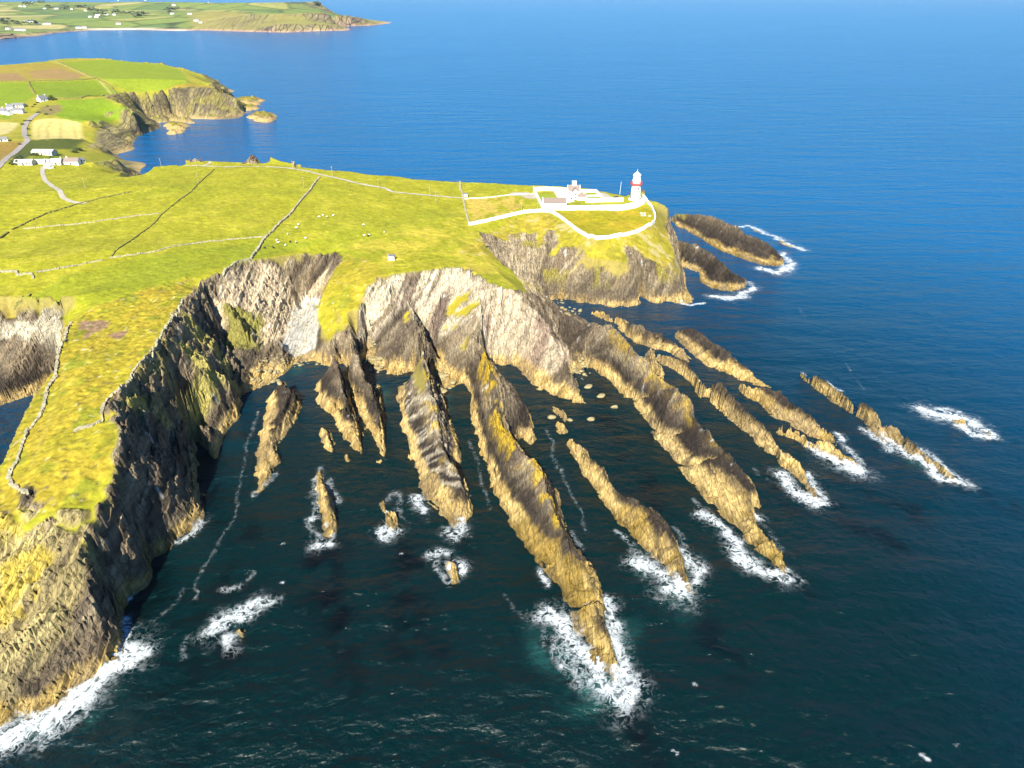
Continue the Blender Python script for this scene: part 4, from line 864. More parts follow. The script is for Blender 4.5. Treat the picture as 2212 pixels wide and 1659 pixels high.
k7 = nd(nt, 'ShaderNodeMath', operation='MULTIPLY_ADD'); L(fn_.outputs[0], k7.inputs[0]); k7.inputs[1].default_value = 2.6; k7.inputs[2].default_value = -.75     # patchy veil
k8 = nd(nt, 'ShaderNodeMath', operation='ADD'); L(k7.outputs[0], k8.inputs[0]); L(k4.outputs[0], k8.inputs[1])
k9 = nd(nt, 'ShaderNodeMath', operation='MULTIPLY'); L(k8.outputs[0], k9.inputs[0]); L(af.outputs['Fac'], k9.inputs[1])
veil = nd(nt, 'ShaderNodeMapRange', interpolation_type='SMOOTHSTEP'); L(k9.outputs[0], veil.inputs[0]); veil.inputs[1].default_value = .22; veil.inputs[2].default_value = 1.30
ka = nd(nt, 'ShaderNodeMath', operation='MULTIPLY_ADD'); L(af.outputs['Fac'], ka.inputs[0]); ka.inputs[1].default_value = 1.15; ka.inputs[2].default_value = -1.1
k10 = nd(nt, 'ShaderNodeMath', operation='ADD'); L(k3.outputs[0], k10.inputs[0]); L(ka.outputs[0], k10.inputs[1])
curl = nd(nt, 'ShaderNodeMapRange', interpolation_type='SMOOTHSTEP'); L(k10.outputs[0], curl.inputs[0]); curl.inputs[1].default_value = .12; curl.inputs[2].default_value = 1.0
k11 = nd(nt, 'ShaderNodeMath', operation='MULTIPLY'); L(curl.outputs[0], k11.inputs[0]); k11.inputs[1].default_value = .72
al = nd(nt, 'ShaderNodeMath', operation='MAXIMUM'); L(veil.outputs[0], al.inputs[0]); L(k11.outputs[0], al.inputs[1])
b.inputs['Base Color'].default_value = (.70, .76, .77, 1); b.inputs['Roughness'].default_value = .8; L(al.outputs[0], b.inputs['Alpha'])
FOAM_MAT = m
def foam(label, strokes):
    segs = [([G(*p) for p in s[0]] if len(s[0]) > 1 else [G(*s[0][0]), (G(*s[0][0])[0] + .5, G(*s[0][0])[1])], s[1], s[2]) for s in strokes]
    xs = [p[0] for s in segs for p in s[0]]; ys = [p[1] for s in segs for p in s[0]]; r = max(s[1] for s in segs) * 2.6 + 4
    c = .5
    gx_ = np.arange(min(xs) - r, max(xs) + r, c); gy_ = np.arange(min(ys) - r, max(ys) + r, c)
    X, Y = np.meshgrid(gx_, gy_); A = np.zeros(X.shape)
    wxx = 3.6 * fbm(X / 7, Y / 7, 4, 141); wyy = 3.6 * fbm(X / 7 + 30, Y / 7, 4, 142)
    for p, w, d in segs:
        if w > 1.9: w *= 1.0 + .35 * float(sst(150, 260, p[0][1]))
        k = min(1, w / 3.2); dd = segdist(X + wxx * k, Y + wyy * k, p); A = np.maximum(A, d * np.exp(-(dd / w) ** 2))
        if w > 1.9: A = np.maximum(A, .58 * d * np.exp(-(dd / (w * 2.0)) ** 2))
    gh = HF(X, Y); A = np.where(gh > 1.3 + .45 * wxx, 0, A)
    Z = np.maximum(.10 + .25 * A * (1 + fbm(X / 1.6, Y / 1.6, 2, 143)), np.where(gh > -.5, gh + .22, -9))
    ok = np.maximum(np.maximum(A[:-1, :-1], A[1:, :-1]), np.maximum(A[:-1, 1:], A[1:, 1:])) > .10
    i, j = np.nonzero(ok); a = i * len(gx_) + j; Fq = np.stack([a, a + 1, a + len(gx_) + 1, a + len(gx_)], 1)
    if not len(Fq): return
    u, inv = np.unique(Fq, return_inverse=True)
    me = grid_mesh('sea_foam', np.stack([X.ravel()[u], Y.ravel()[u], Z.ravel()[u]], 1), inv.reshape(Fq.shape), True, (('foam', 'FLOAT', A.ravel()[u]),))
    tag(link('sea_foam', me, FOAM_MAT), label, kind='stuff')
foam('broad white surf breaking along the foot of the near left cliff', [([(-20,1600),(0,1598),(40,1590),(90,1568),(140,1530),(190,1490),(230,1452),(262,1422),(290,1405)], 5.5, 1), ([(0,1625),(60,1612),(120,1585),(170,1545)], 5, .62), ([(275,1440),(300,1415),(318,1408)], 4, .9), ([(272,1345),(285,1395)], 2.5, .8), ([(300,1440),(330,1440)], 3, .45), ([(20,1572),(60,1560),(110,1530)], 2.5, .8)])
foam('small surf patch at the foot of the shadowed cliff spur', [([(375,1170),(405,1160),(440,1125)], 2.2, .7), ([(275,1300),(300,1272)], 2, .55)])
foam('round lacy foam patch with an orange rock, left of centre foreground', [([(470,1360),(490,1335),(530,1320),(560,1305)], 4.5, .85), ([(500,1385)], 3.5, .8), ([(485,1275),(505,1268),(520,1262)], 2.6, .6), ([(540,1250),(550,1240)], 2, .4)])
foam('foam fringe round the upright golden skerry', [([(690,1010),(678,1050),(676,1110),(682,1150),(696,1180),(715,1165),(722,1120),(716,1080),(705,1040)], 2.2, .55), ([(690,1180),(705,1172)], 3.2, .9), ([(680,1120)], 2, .8)])
foam('swirls of foam round the slender broken rock', [([(828,1085),(845,1070),(858,1085),(862,1110)], 2.5, .5), ([(825,1150),(836,1162),(845,1150)], 2.6, .85), ([(834,1108)], 1.6, .9), ([(860,1110),(880,1130)], 2, .35)])
foam('foam collar round the stumpy yellow rock', [([(942,1200),(955,1190),(972,1195)], 2.5, .75), ([(985,1222),(998,1228),(990,1240)], 3, .85), ([(948,1215),(955,1250),(968,1265),(982,1250)], 1.8, .6)])
foam('foam at the blunt tip of the streaked slab', [([(900,1080),(912,1092),(925,1108)], 2.6, .8), ([(968,1150),(985,1158),(1005,1135)], 3.2, .75), ([(1003,1070),(1010,1100)], 1.8, .5)])
foam('foam curl beside the crooked low ridge', [([(545,1070),(575,1050),(592,1030),(598,1022)], 1.8, .55)])
foam('big white surf around the tip of the longest ridge', [([(1175,1335),(1195,1325),(1212,1345)], 4, .92), ([(1212,1350),(1240,1395),(1270,1440),(1305,1485)], 4.2, .9), ([(1200,1400),(1250,1465),(1305,1515)], 5, .6), ([(1305,1495),(1335,1515),(1358,1490)], 5, .92), ([(1298,1305),(1318,1355),(1335,1405),(1352,1460)], 4, .88), ([(1345,1360),(1365,1440)], 3.5, .45), ([(1165,1232),(1182,1258)], 2, .8), ([(1262,1185),(1240,1150)], 1.8, .5), ([(1170,1370),(1165,1395)], 2, .5)])
foam('white surf around the near end of the detached tan skerry', [([(1335,1150),(1368,1175)], 2, .6), ([(1380,1215),(1400,1228),(1425,1240)], 4.2, .88), ([(1438,1268),(1465,1282),(1465,1258)], 5, .97), ([(1475,1195),(1495,1218),(1508,1250)], 3.5, .8), ([(1462,1148),(1480,1180)], 2, .5), ([(1370,1190),(1400,1205)], 2.5, .5), ([(1440,1300),(1500,1320)], 3.5, .4)])
foam('white surf along the near end of the widest slab', [([(1520,1108),(1555,1138),(1592,1168)], 2.8, .88), ([(1592,1180),(1612,1212),(1655,1245),(1705,1248)], 3.2, .9), ([(1618,1098),(1640,1118)], 2.4, .9), ([(1700,1235),(1728,1248)], 2.2, .6), ([(1650,1130),(1690,1190)], 1.8, .4), ([(1500,1080),(1520,1105)], 1.6, .5)])
foam('white surf either side of the tip of the narrow ridge', [([(1690,1030),(1708,1050),(1740,1075),(1770,1088)], 3.2, .95), ([(1738,1020),(1758,1045),(1774,1075)], 2.2, .8), ([(1625,1010),(1640,1030)], 1.8, .4)])
foam('white surf on the low golden ledge', [([(1742,958),(1770,985)], 2, .88), ([(1785,985),(1815,1003),(1865,1022)], 3.5, .97), ([(1808,943),(1820,955)], 2, .9), ([(1832,970),(1855,1000)], 2.4, .7)])
foam('white surf along the forked golden skerry', [([(1790,826),(1815,845)], 1.8, .75), ([(1732,806),(1738,812)], 1.2, .8), ([(1865,928),(1890,948),(1918,970)], 2.2, .75), ([(1918,952),(1960,988)], 3, .82), ([(1880,890),(1900,910)], 1.5, .35), ([(1965,955),(1990,975)], 3, .4)])
foam('white surf around the short brown skerry', [([(1985,992),(2010,1018),(2040,1037),(2080,1048)], 3.2, .92), ([(1998,975),(2030,1000),(2085,1038)], 2.6, .72)])
foam('oval patch of white surf furthest right', [([(1998,887),(2025,900),(2060,905)], 4.2, .97), ([(2050,895),(2100,912),(2130,935)], 3.6, .9), ([(2080,925),(2110,943),(2140,947)], 2.6, .92), ([(2030,885),(2060,888)], 2, .8)])
foam('white surf seaward of the humped island', [([(1588,490),(1620,490),(1655,505),(1695,522)], 3, .8), ([(1700,525),(1735,540)], 3.2, .85), ([(1640,580),(1680,592),(1712,572)], 3.4, .97), ([(1690,545),(1703,568)], 2.6, .85)])
foam('white surf at the square block below the lighthouse', [([(1540,642),(1590,645),(1625,622)], 3, .92), ([(1620,610),(1625,620)], 2, .6)])
foam('surf at the rocky toe of the lighthouse cliffs', [([(1468,656),(1490,660),(1518,656)], 1.8, .9), ([(1462,645),(1470,652)], 1.5, .7)])
foam('thin winding foam line across the left of the bay', [([(556,890),(545,930),(530,980),(521,1040),(517,1080),(495,1140),(455,1200),(430,1250),(418,1300)], 1.3, .44), ([(408,1370),(395,1430)], 1.5, .46), ([(325,1345),(365,1315),(400,1275)], 1.3, .42)])
foam('thin foam line between the streaked slab and the longest ridge', [([(1012,950),(1022,975),(1035,1030),(1048,1065),(1060,1100)], 1.3, .44)])
foam('thin foam line right of the longest ridge', [([(1180,925),(1192,950),(1195,990),(1212,1020),(1225,1060),(1258,1110),(1268,1150)], 1.4, .45), ([(1090,1285),(1130,1335)], 1.2, .40)])
foam('faint foam lines on the open water to the right', [([(1725,665),(1740,685)], 1.2, .40), ([(1825,785),(1845,815),(1870,845)], 1.2, .40)])
foam('scattered small whitecaps in the dark foreground water', [([p], .8, .75) for p in [(868,1196),(1450,1622),(1462,1630),(2000,1638),(1990,1630),(2062,1612),(610,1175),(610,1260),(1500,1480)]])
print('foam', round(time.time() - T0, 1))
# ================================================================ things on the land
MATS = dict(white=flat('whitewash', (.80, .80, .77), .8, .05), slate=flat('brown_slate', (.20, .155, .13), .75, .2, 2.0), red=flat('red_paint', (.42, .055, .04), .5, .08), stone=flat('field_stone', (.29, .26, .17), .9, .5, .9),
            darkstone=flat('mossy_stone', (.17, .16, .04), .9, .5, .5), grey=flat('grey_slate', (.16, .16, .17), .7, .2, 1.5), dark=flat('dark_opening', (.02, .02, .025), .5, .1), glass=flat('lantern_glass', (.25, .33, .38), .1, .05),
            wood=flat('weathered_pole', (.33, .28, .20), .8, .2), paletin=flat('pale_sheet_roof', (.46, .43, .36), .6, .15), fleece=flat('fleece', (.78, .75, .66), .95, .1, 3), black=flat('black_fleece', (.03, .028, .025), .9, .2, 3),
            road=flat('gravel_lane', (.34, .31, .25), .95, .15, .6), conc=flat('pale_concrete', (.50, .47, .40), .85, .15, 1.2), leaf=flat('shrub_leaves', (.045, .065, .018), .8, .45, .6), trunk=flat('bark', (.07, .05, .035), .9, .2),
            farleaf=flat('far_tree_leaves', (.07, .095, .05), .9, .3, .1), boulder=flat('boulder_stone', (.24, .20, .10), .85, .3, .6, .3), pink=flat('pink_door', (.60, .12, .16), .6, .05), car=flat('dark_car_paint', (.02, .02, .025), .25, .05))
def hfat(u, v, hf=HF): return at(u, v, hf, 75.0 if hf is not HD else 140.0)
def wall_mesh(pts, h, th, drop=.5, top_jit=0.0, step=1.5, level=None, hf=HF, rs=0):
    """a wall that follows the ground (or keeps a level top)"""
    P = dense([(p[0], p[1], 0) for p in pts], step)[:, :2]; n = len(P)
    T = np.gradient(P, axis=0); T /= np.linalg.norm(T, axis=1)[:, None] + 1e-9; N = np.stack([-T[:, 1], T[:, 0]], 1)
    g = hf(P[:, 0], P[:, 1]); rng = np.random.RandomState(rs + n)
    top = (g + h if level is None else np.full(n, level)) + (rng.rand(n) - .5) * 2 * top_jit
    w = th / 2 * (1 + (rng.rand(n) - .5) * (1.2 if top_jit else 0))
    V = []; 
    for i in range(n):
        for s in (-1, 1):
            x, y = P[i] + N[i] * s * w[i]; V += [(x, y, g[i] - drop), (x, y, top[i])]
    Fc = []
    for i in range(n - 1):
        a, c = 4 * i, 4 * (i + 1)
        Fc += [(a, a + 1, c + 1, c), (a + 1, a + 3, c + 3, c + 1), (a + 3, a + 2, c + 2, c + 3)]
    Fc += [(0, 2, 3, 1), (4 * n - 4, 4 * n - 3, 4 * n - 1, 4 * n - 2)]
    return V, Fc
def wall(name, pts, h, th, mat, parent=None, hf=HF, **kw):
    V, Fc = wall_mesh(pts, h, th, hf=hf, **kw); mb = MB(); mb.add(V, Fc); return mb.build(name, mat, parent)
def xy(c, *pts, hf=HF): return [hfat(a[0], a[1], hf)[:2] for a in q(c, *pts)]
# ---------------------------------------------------------------- lanes (draped strips)
def strip(name, pts, w, mat, label, hf, lift=.14, step=1.2):
    P = dense([(p[0], p[1], 0) for p in pts], step)[:, :2]
    for _ in range(3): P[1:-1] = (P[:-2] + 2 * P[1:-1] + P[2:]) / 4
    T = np.gradient(P, axis=0); T /= np.linalg.norm(T, axis=1)[:, None] + 1e-9; N = np.stack([-T[:, 1], T[:, 0]], 1)
    V = []; K_ = 5
    for k in range(K_):
        s = (k / (K_ - 1) - .5) * w; x = P[:, 0] + N[:, 0] * s; y = P[:, 1] + N[:, 1] * s
        V.append(np.stack([x, y, hf(x, y) + lift], 1))
    V = np.stack(V, 1).reshape(-1, 3); n = len(P); i, k = np.meshgrid(np.arange(n - 1), np.arange(K_ - 1), indexing='ij'); a = (i * K_ + k).ravel()
    o = link(name, grid_mesh(name, V, np.stack([a, a + K_, a + K_ + 1, a + 1], 1)), mat); tag(o, label, kind='structure')
strip('lane', xy('c4',(1785,50),(1700,48),(1500,30),(1180,0)) + xy('c2',(1100,1622),(900,1590),(700,1540),(500,1495),(400,1470),(250,1450),(100,1440),(0,1440)) + xy('c1',(2150,1440),(1900,1440),(1600,1434)), 2.4, MATS['road'], 'pale gravel lane along the far edge of the headland to the lighthouse', HF)
strip('lane', xy('c1',(1610,1382),(1720,1390),(1820,1402),(1765,1432)), 2.2, MATS['road'], 'short looping lane by the cliff edge', HF)
strip('lane', [hfat(a[0], a[1], HM)[:2] for a in q('c1',(372,1440),(366,1490),(385,1550),(440,1600),(520,1657)) + q('c3',(545,52),(600,78),(660,95),(742,100))], 3.2, MATS['road'], 'pale lane running down from the farm cottages', HM, .22)
strip('road', [hfat(a[0], a[1], HM)[:2] for a in q('c1',(330,978),(275,1015),(230,1060),(207,1110),(215,1170),(240,1215),(170,1280),(80,1350),(0,1430),(-60,1490))], 5.0, flat('grey_road', (.27, .24, .21), .9, .1), 'grey road climbing past the ripe field to the village', HM, .3)
# ---------------------------------------------------------------- field walls
def stone_wall(pts, label, mat, h=.65, th=.5, hf=HF, stones=True, seed=1):
    o = wall('stone_wall', pts, h * .8, th, mat, hf=hf, top_jit=.22 if stones else .12, step=1.0, rs=seed)
    tag(o, label, 'wall')
    if stones:
        P = dense([(p[0], p[1], 0) for p in pts], 1.1)[:, :2]; mb = MB(); rng = random.Random(seed); random.seed(seed)
        for x, y in P:
            if rng.random() < .25: continue
            s = rng.uniform(.35, .8); px = x + rng.uniform(-.5, .5); py = y + rng.uniform(-.5, .5)
            mb.box((px, py, hz(px, py) + h * rng.uniform(.3, .85)), (s * 1.2, s, s * .8), rng.uniform(0, 3), .75, .12)
        st = mb.build('loose_stones', MATS['stone'], o); st['kind'] = 'stuff'
    return o
stone_wall(xy('c3',(200,322),(430,298),(600,285),(830,258),(900,245),(1000,235),(1200,205),(1370,187)), 'pale low stone wall across the upper left pasture', MATS['stone'], seed=1)
stone_wall(xy('c3',(330,692),(500,665),(700,630),(890,590)), 'pale stone wall on the left, left of the gap in the long lower wall', MATS['stone'], seed=2)
stone_wall(xy('c3',(950,572),(1150,545),(1350,515),(1440,487),(1520,468),(1650,450),(1820,428),(2000,410),(2212,392)) + xy('c4',(90,393)), 'long pale stone wall across the pasture above the near cliffs', MATS['stone'], seed=3)
stone_wall(xy('c3',(960,558),(1100,440),(1200,370),(1340,260),(1400,190),(1560,60),(1650,2)) + xy('c1',(1700,1600),(1850,1462)), 'dark mossy field bank running diagonally up the pasture', MATS['darkstone'], .6, .8, stones=False, seed=4)
stone_wall(xy('c4',(0,520),(60,420),(110,370),(200,280),(290,200),(370,100),(455,5)) + xy('c2',(510,1580),(548,1532)), 'straight stone wall left of the sheep, from cliff edge to lane', MATS['stone'], 1.2, 1.0, seed=5)
stone_wall(xy('c4',(1840,285),(1800,120),(1778,2)) + xy('c2',(1770,1650),(1740,1567)), 'stone wall across the neck, closing off the lighthouse grounds', MATS['stone'], 1.4, .8, seed=6)
stone_wall(xy('c6',(890,545),(885,470),(905,395),(980,300),(1050,240),(1150,120),(1300,10)) + xy('c3',(1350,1350),(1400,1222),(1480,1130),(1530,1050),(1573,938)), 'pale stone wall along the brink of the shadowed left cliffs', MATS['stone'], .8, .7, seed=7)
stone_wall(xy('c6',(880,548),(800,585),(700,605),(640,635)), 'short stone wall crossing the ochre grass from the cliff corner', MATS['stone'], .9, .9, seed=8)
stone_wall(xy('c3',(618,1130),(580,1180),(560,1290),(530,1330),(500,1450),(490,1530),(470,1640)) + xy('c6',(490,130),(410,270),(380,420),(330,530),(250,620),(200,740),(150,900),(85,1010),(100,1090),(200,1145),(235,1165)), 'tumbled wandering stone wall down the ochre promontory', MATS['stone'], .8, .9, seed=9)
stone_wall(xy('c3',(1925,735),(1980,655),(2060,606),(2165,586),(2210,515)), 'curved stone wall at the head of the left cliffs', MATS['stone'], 1.0, .9, seed=10)
stone_wall(xy('c3',(-60,700),(0,692),(145,690),(150,718),(270,705),(290,750)), 'stone wall bending above the left inlet', MATS['stone'], 1.0, .9, seed=11)
stone_wall(xy('c3',(100,330),(280,245),(400,190),(660,108),(1000,30),(1140,0)), 'thin dark field bank below the lane from the cottages', MATS['darkstone'], .9, 1.0, stones=False, seed=12)
stone_wall(xy('c3',(265,888),(190,950),(125,1010)), 'short dark wall on the green slope above the inlet', MATS['darkstone'], .9, .8, stones=False, seed=13)
stone_wall(xy('c3',(0,405),(70,352)), 'dark field bank at the left edge below the pale upper wall', MATS['darkstone'], 1.2, 1.2, stones=False, seed=14)
stone_wall(xy('c4',(1800,62),(1990,52),(2212,25)) + xy('c5',(100,292)), 'straight low pale wall edging the straw plot', MATS['conc'], .9, .6, stones=False, seed=15)
stone_wall(xy('c2',(1740,1567),(1770,1568)) + xy('c2',(1760,1640)), 'low wall stub beside the lane gate', MATS['stone'], .9, .6, stones=False, seed=16)
for i, (pts, lb) in enumerate(((q('c1',(500,535),(620,588),(740,640),(850,690),(960,750),(1080,800)), 'yellowish field bank slanting between two green fields of the second headland'), (q('c1',(245,705),(255,740),(300,810)), 'dark hedge above the white gabled cottage'),
                   (q('c1',(480,857),(700,852),(900,822),(1080,802)), 'field bank below the long green field, right of the gabled cottage'), (q('c1',(0,708),(240,705),(500,700),(700,690),(840,680)), 'dark hedge under the brown heath field'),
                   (q('c1',(1040,895),(1100,935),(1142,970),(1130,1000)), 'pale bank on the seaward corner of the bright green field'))):
    stone_wall([hfat(a[0], a[1], HM)[:2] for a in pts], lb, MATS['darkstone'], 1.5, 2.2, HM, False, 20 + i)
# ---------------------------------------------------------------- white boundary wall
bw = empty('boundary_wall', (*xy('d5', (1200,935))[0], 31)); 
tag(bw, 'long whitewashed wall curving round the lighthouse lawn', 'wall')
BWP = xy('c4',(1840,288)) + xy('d5',(-60,615),(0,600),(130,572),(300,552),(450,545),(560,558),(660,612),(760,685),(900,795),(1000,866),(1090,915),(1200,938),(1400,928),(1600,897),(1750,858),(1900,797),(2000,745),(2052,692),(2058,640),(2032,550),(2000,475),(1940,402),(1890,345))
wall('wall_body', BWP, 1.75, .55, MATS['white'], bw, step=1.0); wall('coping', BWP, 1.95, .8, MATS['white'], bw, step=1.0, drop=-1.752)
for ch in bw.children: ch.location = (-bw.location[0], -bw.location[1], -bw.location[2])
# ---------------------------------------------------------------- houses
def gable(mb, L, Wd, eave, ridge_, th=0):
    """walls of a gabled house, ridge along x, base at z=-1"""
    x, y = L / 2, Wd / 2
    v = [(-x,-y,-1),(x,-y,-1),(x,y,-1),(-x,y,-1),(-x,-y,eave),(x,-y,eave),(x,y,eave),(-x,y,eave),(-x,0,ridge_),(x,0,ridge_)]
    return mb.add(v, [(0,1,5,4),(2,3,7,6),(1,2,6,9,5),(3,0,4,8,7),(3,2,1,0)])
def roofs(mb, L, Wd, eave, ridge_, over=.3, th=.18):
    x, y = L / 2 + over * .5, Wd / 2 + over; k = (ridge_ - eave) / (Wd / 2); e = eave - over * k
    for s in (-1, 1):
        v = [(-x, s*y, e+.03), (x, s*y, e+.03), (x, 0, ridge_+.03), (-x, 0, ridge_+.03), (-x, s*y, e+th), (x, s*y, e+th), (x, 0, ridge_+th), (-x, 0, ridge_+th)]
        f = [(0,1,2,3),(7,6,5,4),(0,4,5,1),(1,5,6,2),(2,6,7,3),(3,7,4,0)]
        mb.add(v, f if s > 0 else [t[::-1] for t in f])
    return mb
def pane_box(mb, x, y, z, w, h, side): mb.box((x, y + side * .03, z), (w, .10, h))
def make_house(label, x, y, z, rz, L, Wd, eave, rise, wallm='white', roofm='grey', chims=(), wins=3, name='house', cat='house', door=True, group=None, detail=True):
    r = empty(name, (x, y, z), rz); tag(r, label, cat, group)
    gable(MB(), L, Wd, eave, eave + rise).build('wall', MATS[wallm], r) if False else None
    mb = MB(); gable(mb, L, Wd, eave, eave + rise); mb.build('wall', MATS[wallm], r)
    mb = MB(); roofs(mb, L, Wd, eave, eave + rise); rf = mb.build('roof', MATS[roofm], r)
    for cx in chims:
        c = MB().box((cx * L / 2 * .92, 0, eave + rise + .45), (.9, .7, 1.7)).build('chimney', MATS[wallm], rf)
    if detail:
        for k in range(wins):
            wx_ = (k + .5) / wins * L - L / 2
            if door and k == wins // 2:
                MB().box((wx_, -Wd / 2 - .02, 1.0), (1.0, .12, 2.0)).build('door', MATS['dark'], r); continue
            w = MB().box((wx_, -Wd / 2 - .02, 1.6), (1.15, .12, 1.35)).build('window', MATS['white'], r)
            MB().box((wx_, -Wd / 2 - .07, 1.6), (.9, .10, 1.1)).build('pane', MATS['dark'], w)
    return r
# ---------------------------------------------------------------- lighthouse
lx, ly, lz = hfat(*q('d5', (1778, 372))[0]); lz = YARD_Z
lh = empty('lighthouse', (lx, ly + 1.5, lz)); tag(lh, 'white lighthouse tower with a red gallery and domed lantern', 'lighthouse')
MB().lathe([(4.6, -1.5), (4.6, .7), (4.3, .9), (0.1, .9)], 32).build('plinth', MATS['white'], lh, True)
MB().lathe([(3.55, .9), (3.45, 2), (3.05, 9.6), (3.15, 9.9), (3.7, 10.3)], 36).build('tower', MATS['white'], lh)
gal = MB().lathe([(3.0, 10.3), (4.15, 10.3), (4.15, 10.75), (3.0, 10.75)], 36, cap=False).build('gallery', MATS['red'], lh)
rail = MB()
for k in range(24):
    a = k * math.pi / 12; rail.tube((4.0 * math.cos(a), 4.0 * math.sin(a), 10.7), (4.0 * math.cos(a), 4.0 * math.sin(a), 12.1), .09, 5)
for z in (11.2, 11.65, 12.1):
    for k in range(24):
        a, c = k * math.pi / 12, (k + 1) * math.pi / 12; rail.tube((4.0 * math.cos(a), 4.0 * math.sin(a), z), (4.0 * math.cos(c), 4.0 * math.sin(c), z), .10, 5)
rail.build('railing', MATS['red'], gal)
MB().lathe([(2.75, 10.75), (2.75, 12.9), (2.95, 13.0), (2.95, 13.2), (2.55, 13.25)], 32).build('lantern_base', MATS['white'], lh)
gl = MB().lathe([(2.35, 13.25), (2.35, 16.3)], 24, cap=False).build('lantern_glass', MATS['glass'], lh)
ast = MB()
for k in range(12):
    a = k * math.pi / 6; b2_ = a + math.pi / 6
    for z0, z1, aa, bb in ((13.25, 14.8, a, b2_), (14.8, 16.3, b2_, a), (13.25, 14.8, b2_, a), (14.8, 16.3, a, b2_)):
        ast.tube((2.42 * math.cos(aa), 2.42 * math.sin(aa), z0), (2.42 * math.cos(bb), 2.42 * math.sin(bb), z1), .11, 5)
for z in (13.3, 14.8, 16.25):
    for k in range(24):
        a, c = k * math.pi / 12, (k + 1) * math.pi / 12; ast.tube((2.45 * math.cos(a), 2.45 * math.sin(a), z), (2.45 * math.cos(c), 2.45 * math.sin(c), z), .12, 5)
ast.build('lattice', MATS['white'], gl)
dm = MB().lathe([(2.35, 16.3), (2.8, 16.35), (2.8, 16.6), (2.45, 17.1), (1.6, 17.9), (.7, 18.4), (.35, 18.6)], 32).build('dome', MATS['white'], lh, True)
MB().lathe([(.35, 18.6), (.55, 18.9), (.35, 19.2), (.1, 19.3), (.06, 20.6)], 12).build('finial', MATS['white'], dm, True)
for z, a in ((5.2, -1.7), (8.0, -1.2)):
    rr = 3.42 - .4 * z / 9.6; MB().box((rr * math.cos(a), rr * math.sin(a), z), (.55, .9, 1.1), a).build('window', MATS['dark'], lh)
MB().box((-3.55, -1.2, 1.9), (.5, 1.1, 2.1), .3).build('door', MATS['grey'], lh)
MB().box((2.9, -3.2, 1.2), (1.7, 1.3, 1.0), -.5).build('porch', MATS['grey'], lh)
# ---------------------------------------------------------------- walls of the lighthouse yard
def top_wall(label, pts, h, th, level=None, mat='white'):
    o = wall('yard_wall', pts, h, th, MATS[mat], level=level, step=1.0); return tag(o, label, 'wall')
YP = xy('d5',(440,518),(700,518),(1060,518),(1400,518),(1580,518),(1700,500),(1820,470),(1900,425),(1915,390),(1880,350))
o = top_wall('tall white front wall of the lighthouse yard, swinging round the tower', YP, 3.4, .8, level=YARD_Z + 3.0)
top_wall('white left side wall of the lighthouse yard', xy('d5',(438,512),(375,380),(308,240)), 3, .7, level=YARD_Z + 3.0)
top_wall('white back wall of the left yard', xy('d5',(312,240),(470,236),(640,240),(800,255)), 2.6, .7, level=YARD_Z + 2.6)
top_wall('white cross wall between the left yard and the keepers house', xy('d5',(680,250),(745,330)), 1.8, .4, level=YARD_Z + 1.6)
top_wall('white back wall of the lawn plots right of the keepers house', xy('d5',(985,258),(1100,256),(1215,256)), 2.0, .6, level=YARD_Z + 1.8)
top_wall('white right side wall of the lawn plots', xy('d5',(1215,256),(1270,320),(1335,395)), 2.0, .6, level=YARD_Z + 1.5)
top_wall('low white wall along the inner side of the yard towards the tower', xy('d5',(1060,410),(1330,400),(1600,395)), 2.4, .5, level=YARD_Z + 2.6)
def pavers(name, pts, label, mat, z):
    v = [(x, y, z) for x, y in xy('d5', *pts)]; mb = MB(); n = len(v)
    mb.add(v + [(a, b_, c - .3) for a, b_, c in v], [tuple(range(n))[::-1]] + [(k, (k + 1) % n, n + (k + 1) % n, n + k) for k in range(n)])
    me = mb.mesh(name); bm = bmesh.new(); bm.from_mesh(me); bmesh.ops.recalc_face_normals(bm, faces=bm.faces); bm.to_mesh(me); bm.free()
    tag(link(name, me, mat), label, kind='structure')
pavers('yard_paving', [(1010,255),(1215,255),(1335,395),(1060,400)], 'pale paving round the two small lawns', MATS['conc'], YARD_Z + .35)
pavers('yard_paving', [(600,250),(800,255),(900,400),(780,420),(640,330)], 'pale concrete yard in front of the keepers house', MATS['conc'], YARD_Z + .35)
LAWN = flat('mown_lawn', (.20, .24, .012), .95, .15, 1.0)
pavers('lawn', [(1062,278),(1210,275),(1228,300),(1068,306)], 'small upper lawn right of the keepers house', LAWN, YARD_Z + .42)
pavers('lawn', [(1070,342),(1265,335),(1290,360),(1078,366)], 'small lower lawn right of the keepers house', LAWN, YARD_Z + .42)
pavers('lawn', [(378,295),(600,288),(622,340),(405,352)], 'square lawn in the left yard', LAWN, YARD_Z + .42)
# ---------------------------------------------------------------- keepers' house
hx, hy = xy('d5', (890, 345))[0]
kh = empty('keepers_house', (hx, hy, YARD_Z)); tag(kh, 'white gabled keepers house with brown slate roofs and one broad chimney', 'house')
def wing(L, Wd, eave, rise, ox, oy, rz, roofm='slate'):
    M_ = Matrix.Translation((ox, oy, 0)) @ Matrix.Rotation(rz, 4, 'Z')
    mb = MB(); gable(mb, L, Wd, eave, eave + rise); mb.v = [tuple(M_ @ Vector(v)) for v in mb.v]; w = mb.build('wall', MATS['white'], kh)
    mb = MB(); roofs(mb, L - .9, Wd, eave, eave + rise, .15); mb.v = [tuple(M_ @ Vector(v)) for v in mb.v]; return mb.build('roof', MATS[roofm], kh)
r1 = wing(8.6, 7.0, 5.0, 3.2, 0, 3.5, 0); r2 = wing(7.0, 4.8, 4.6, 2.6, .6, -.5, math.pi / 2)
wing(6.5, 3.6, 2.4, 1.6, 5.0, -4.6, 0)
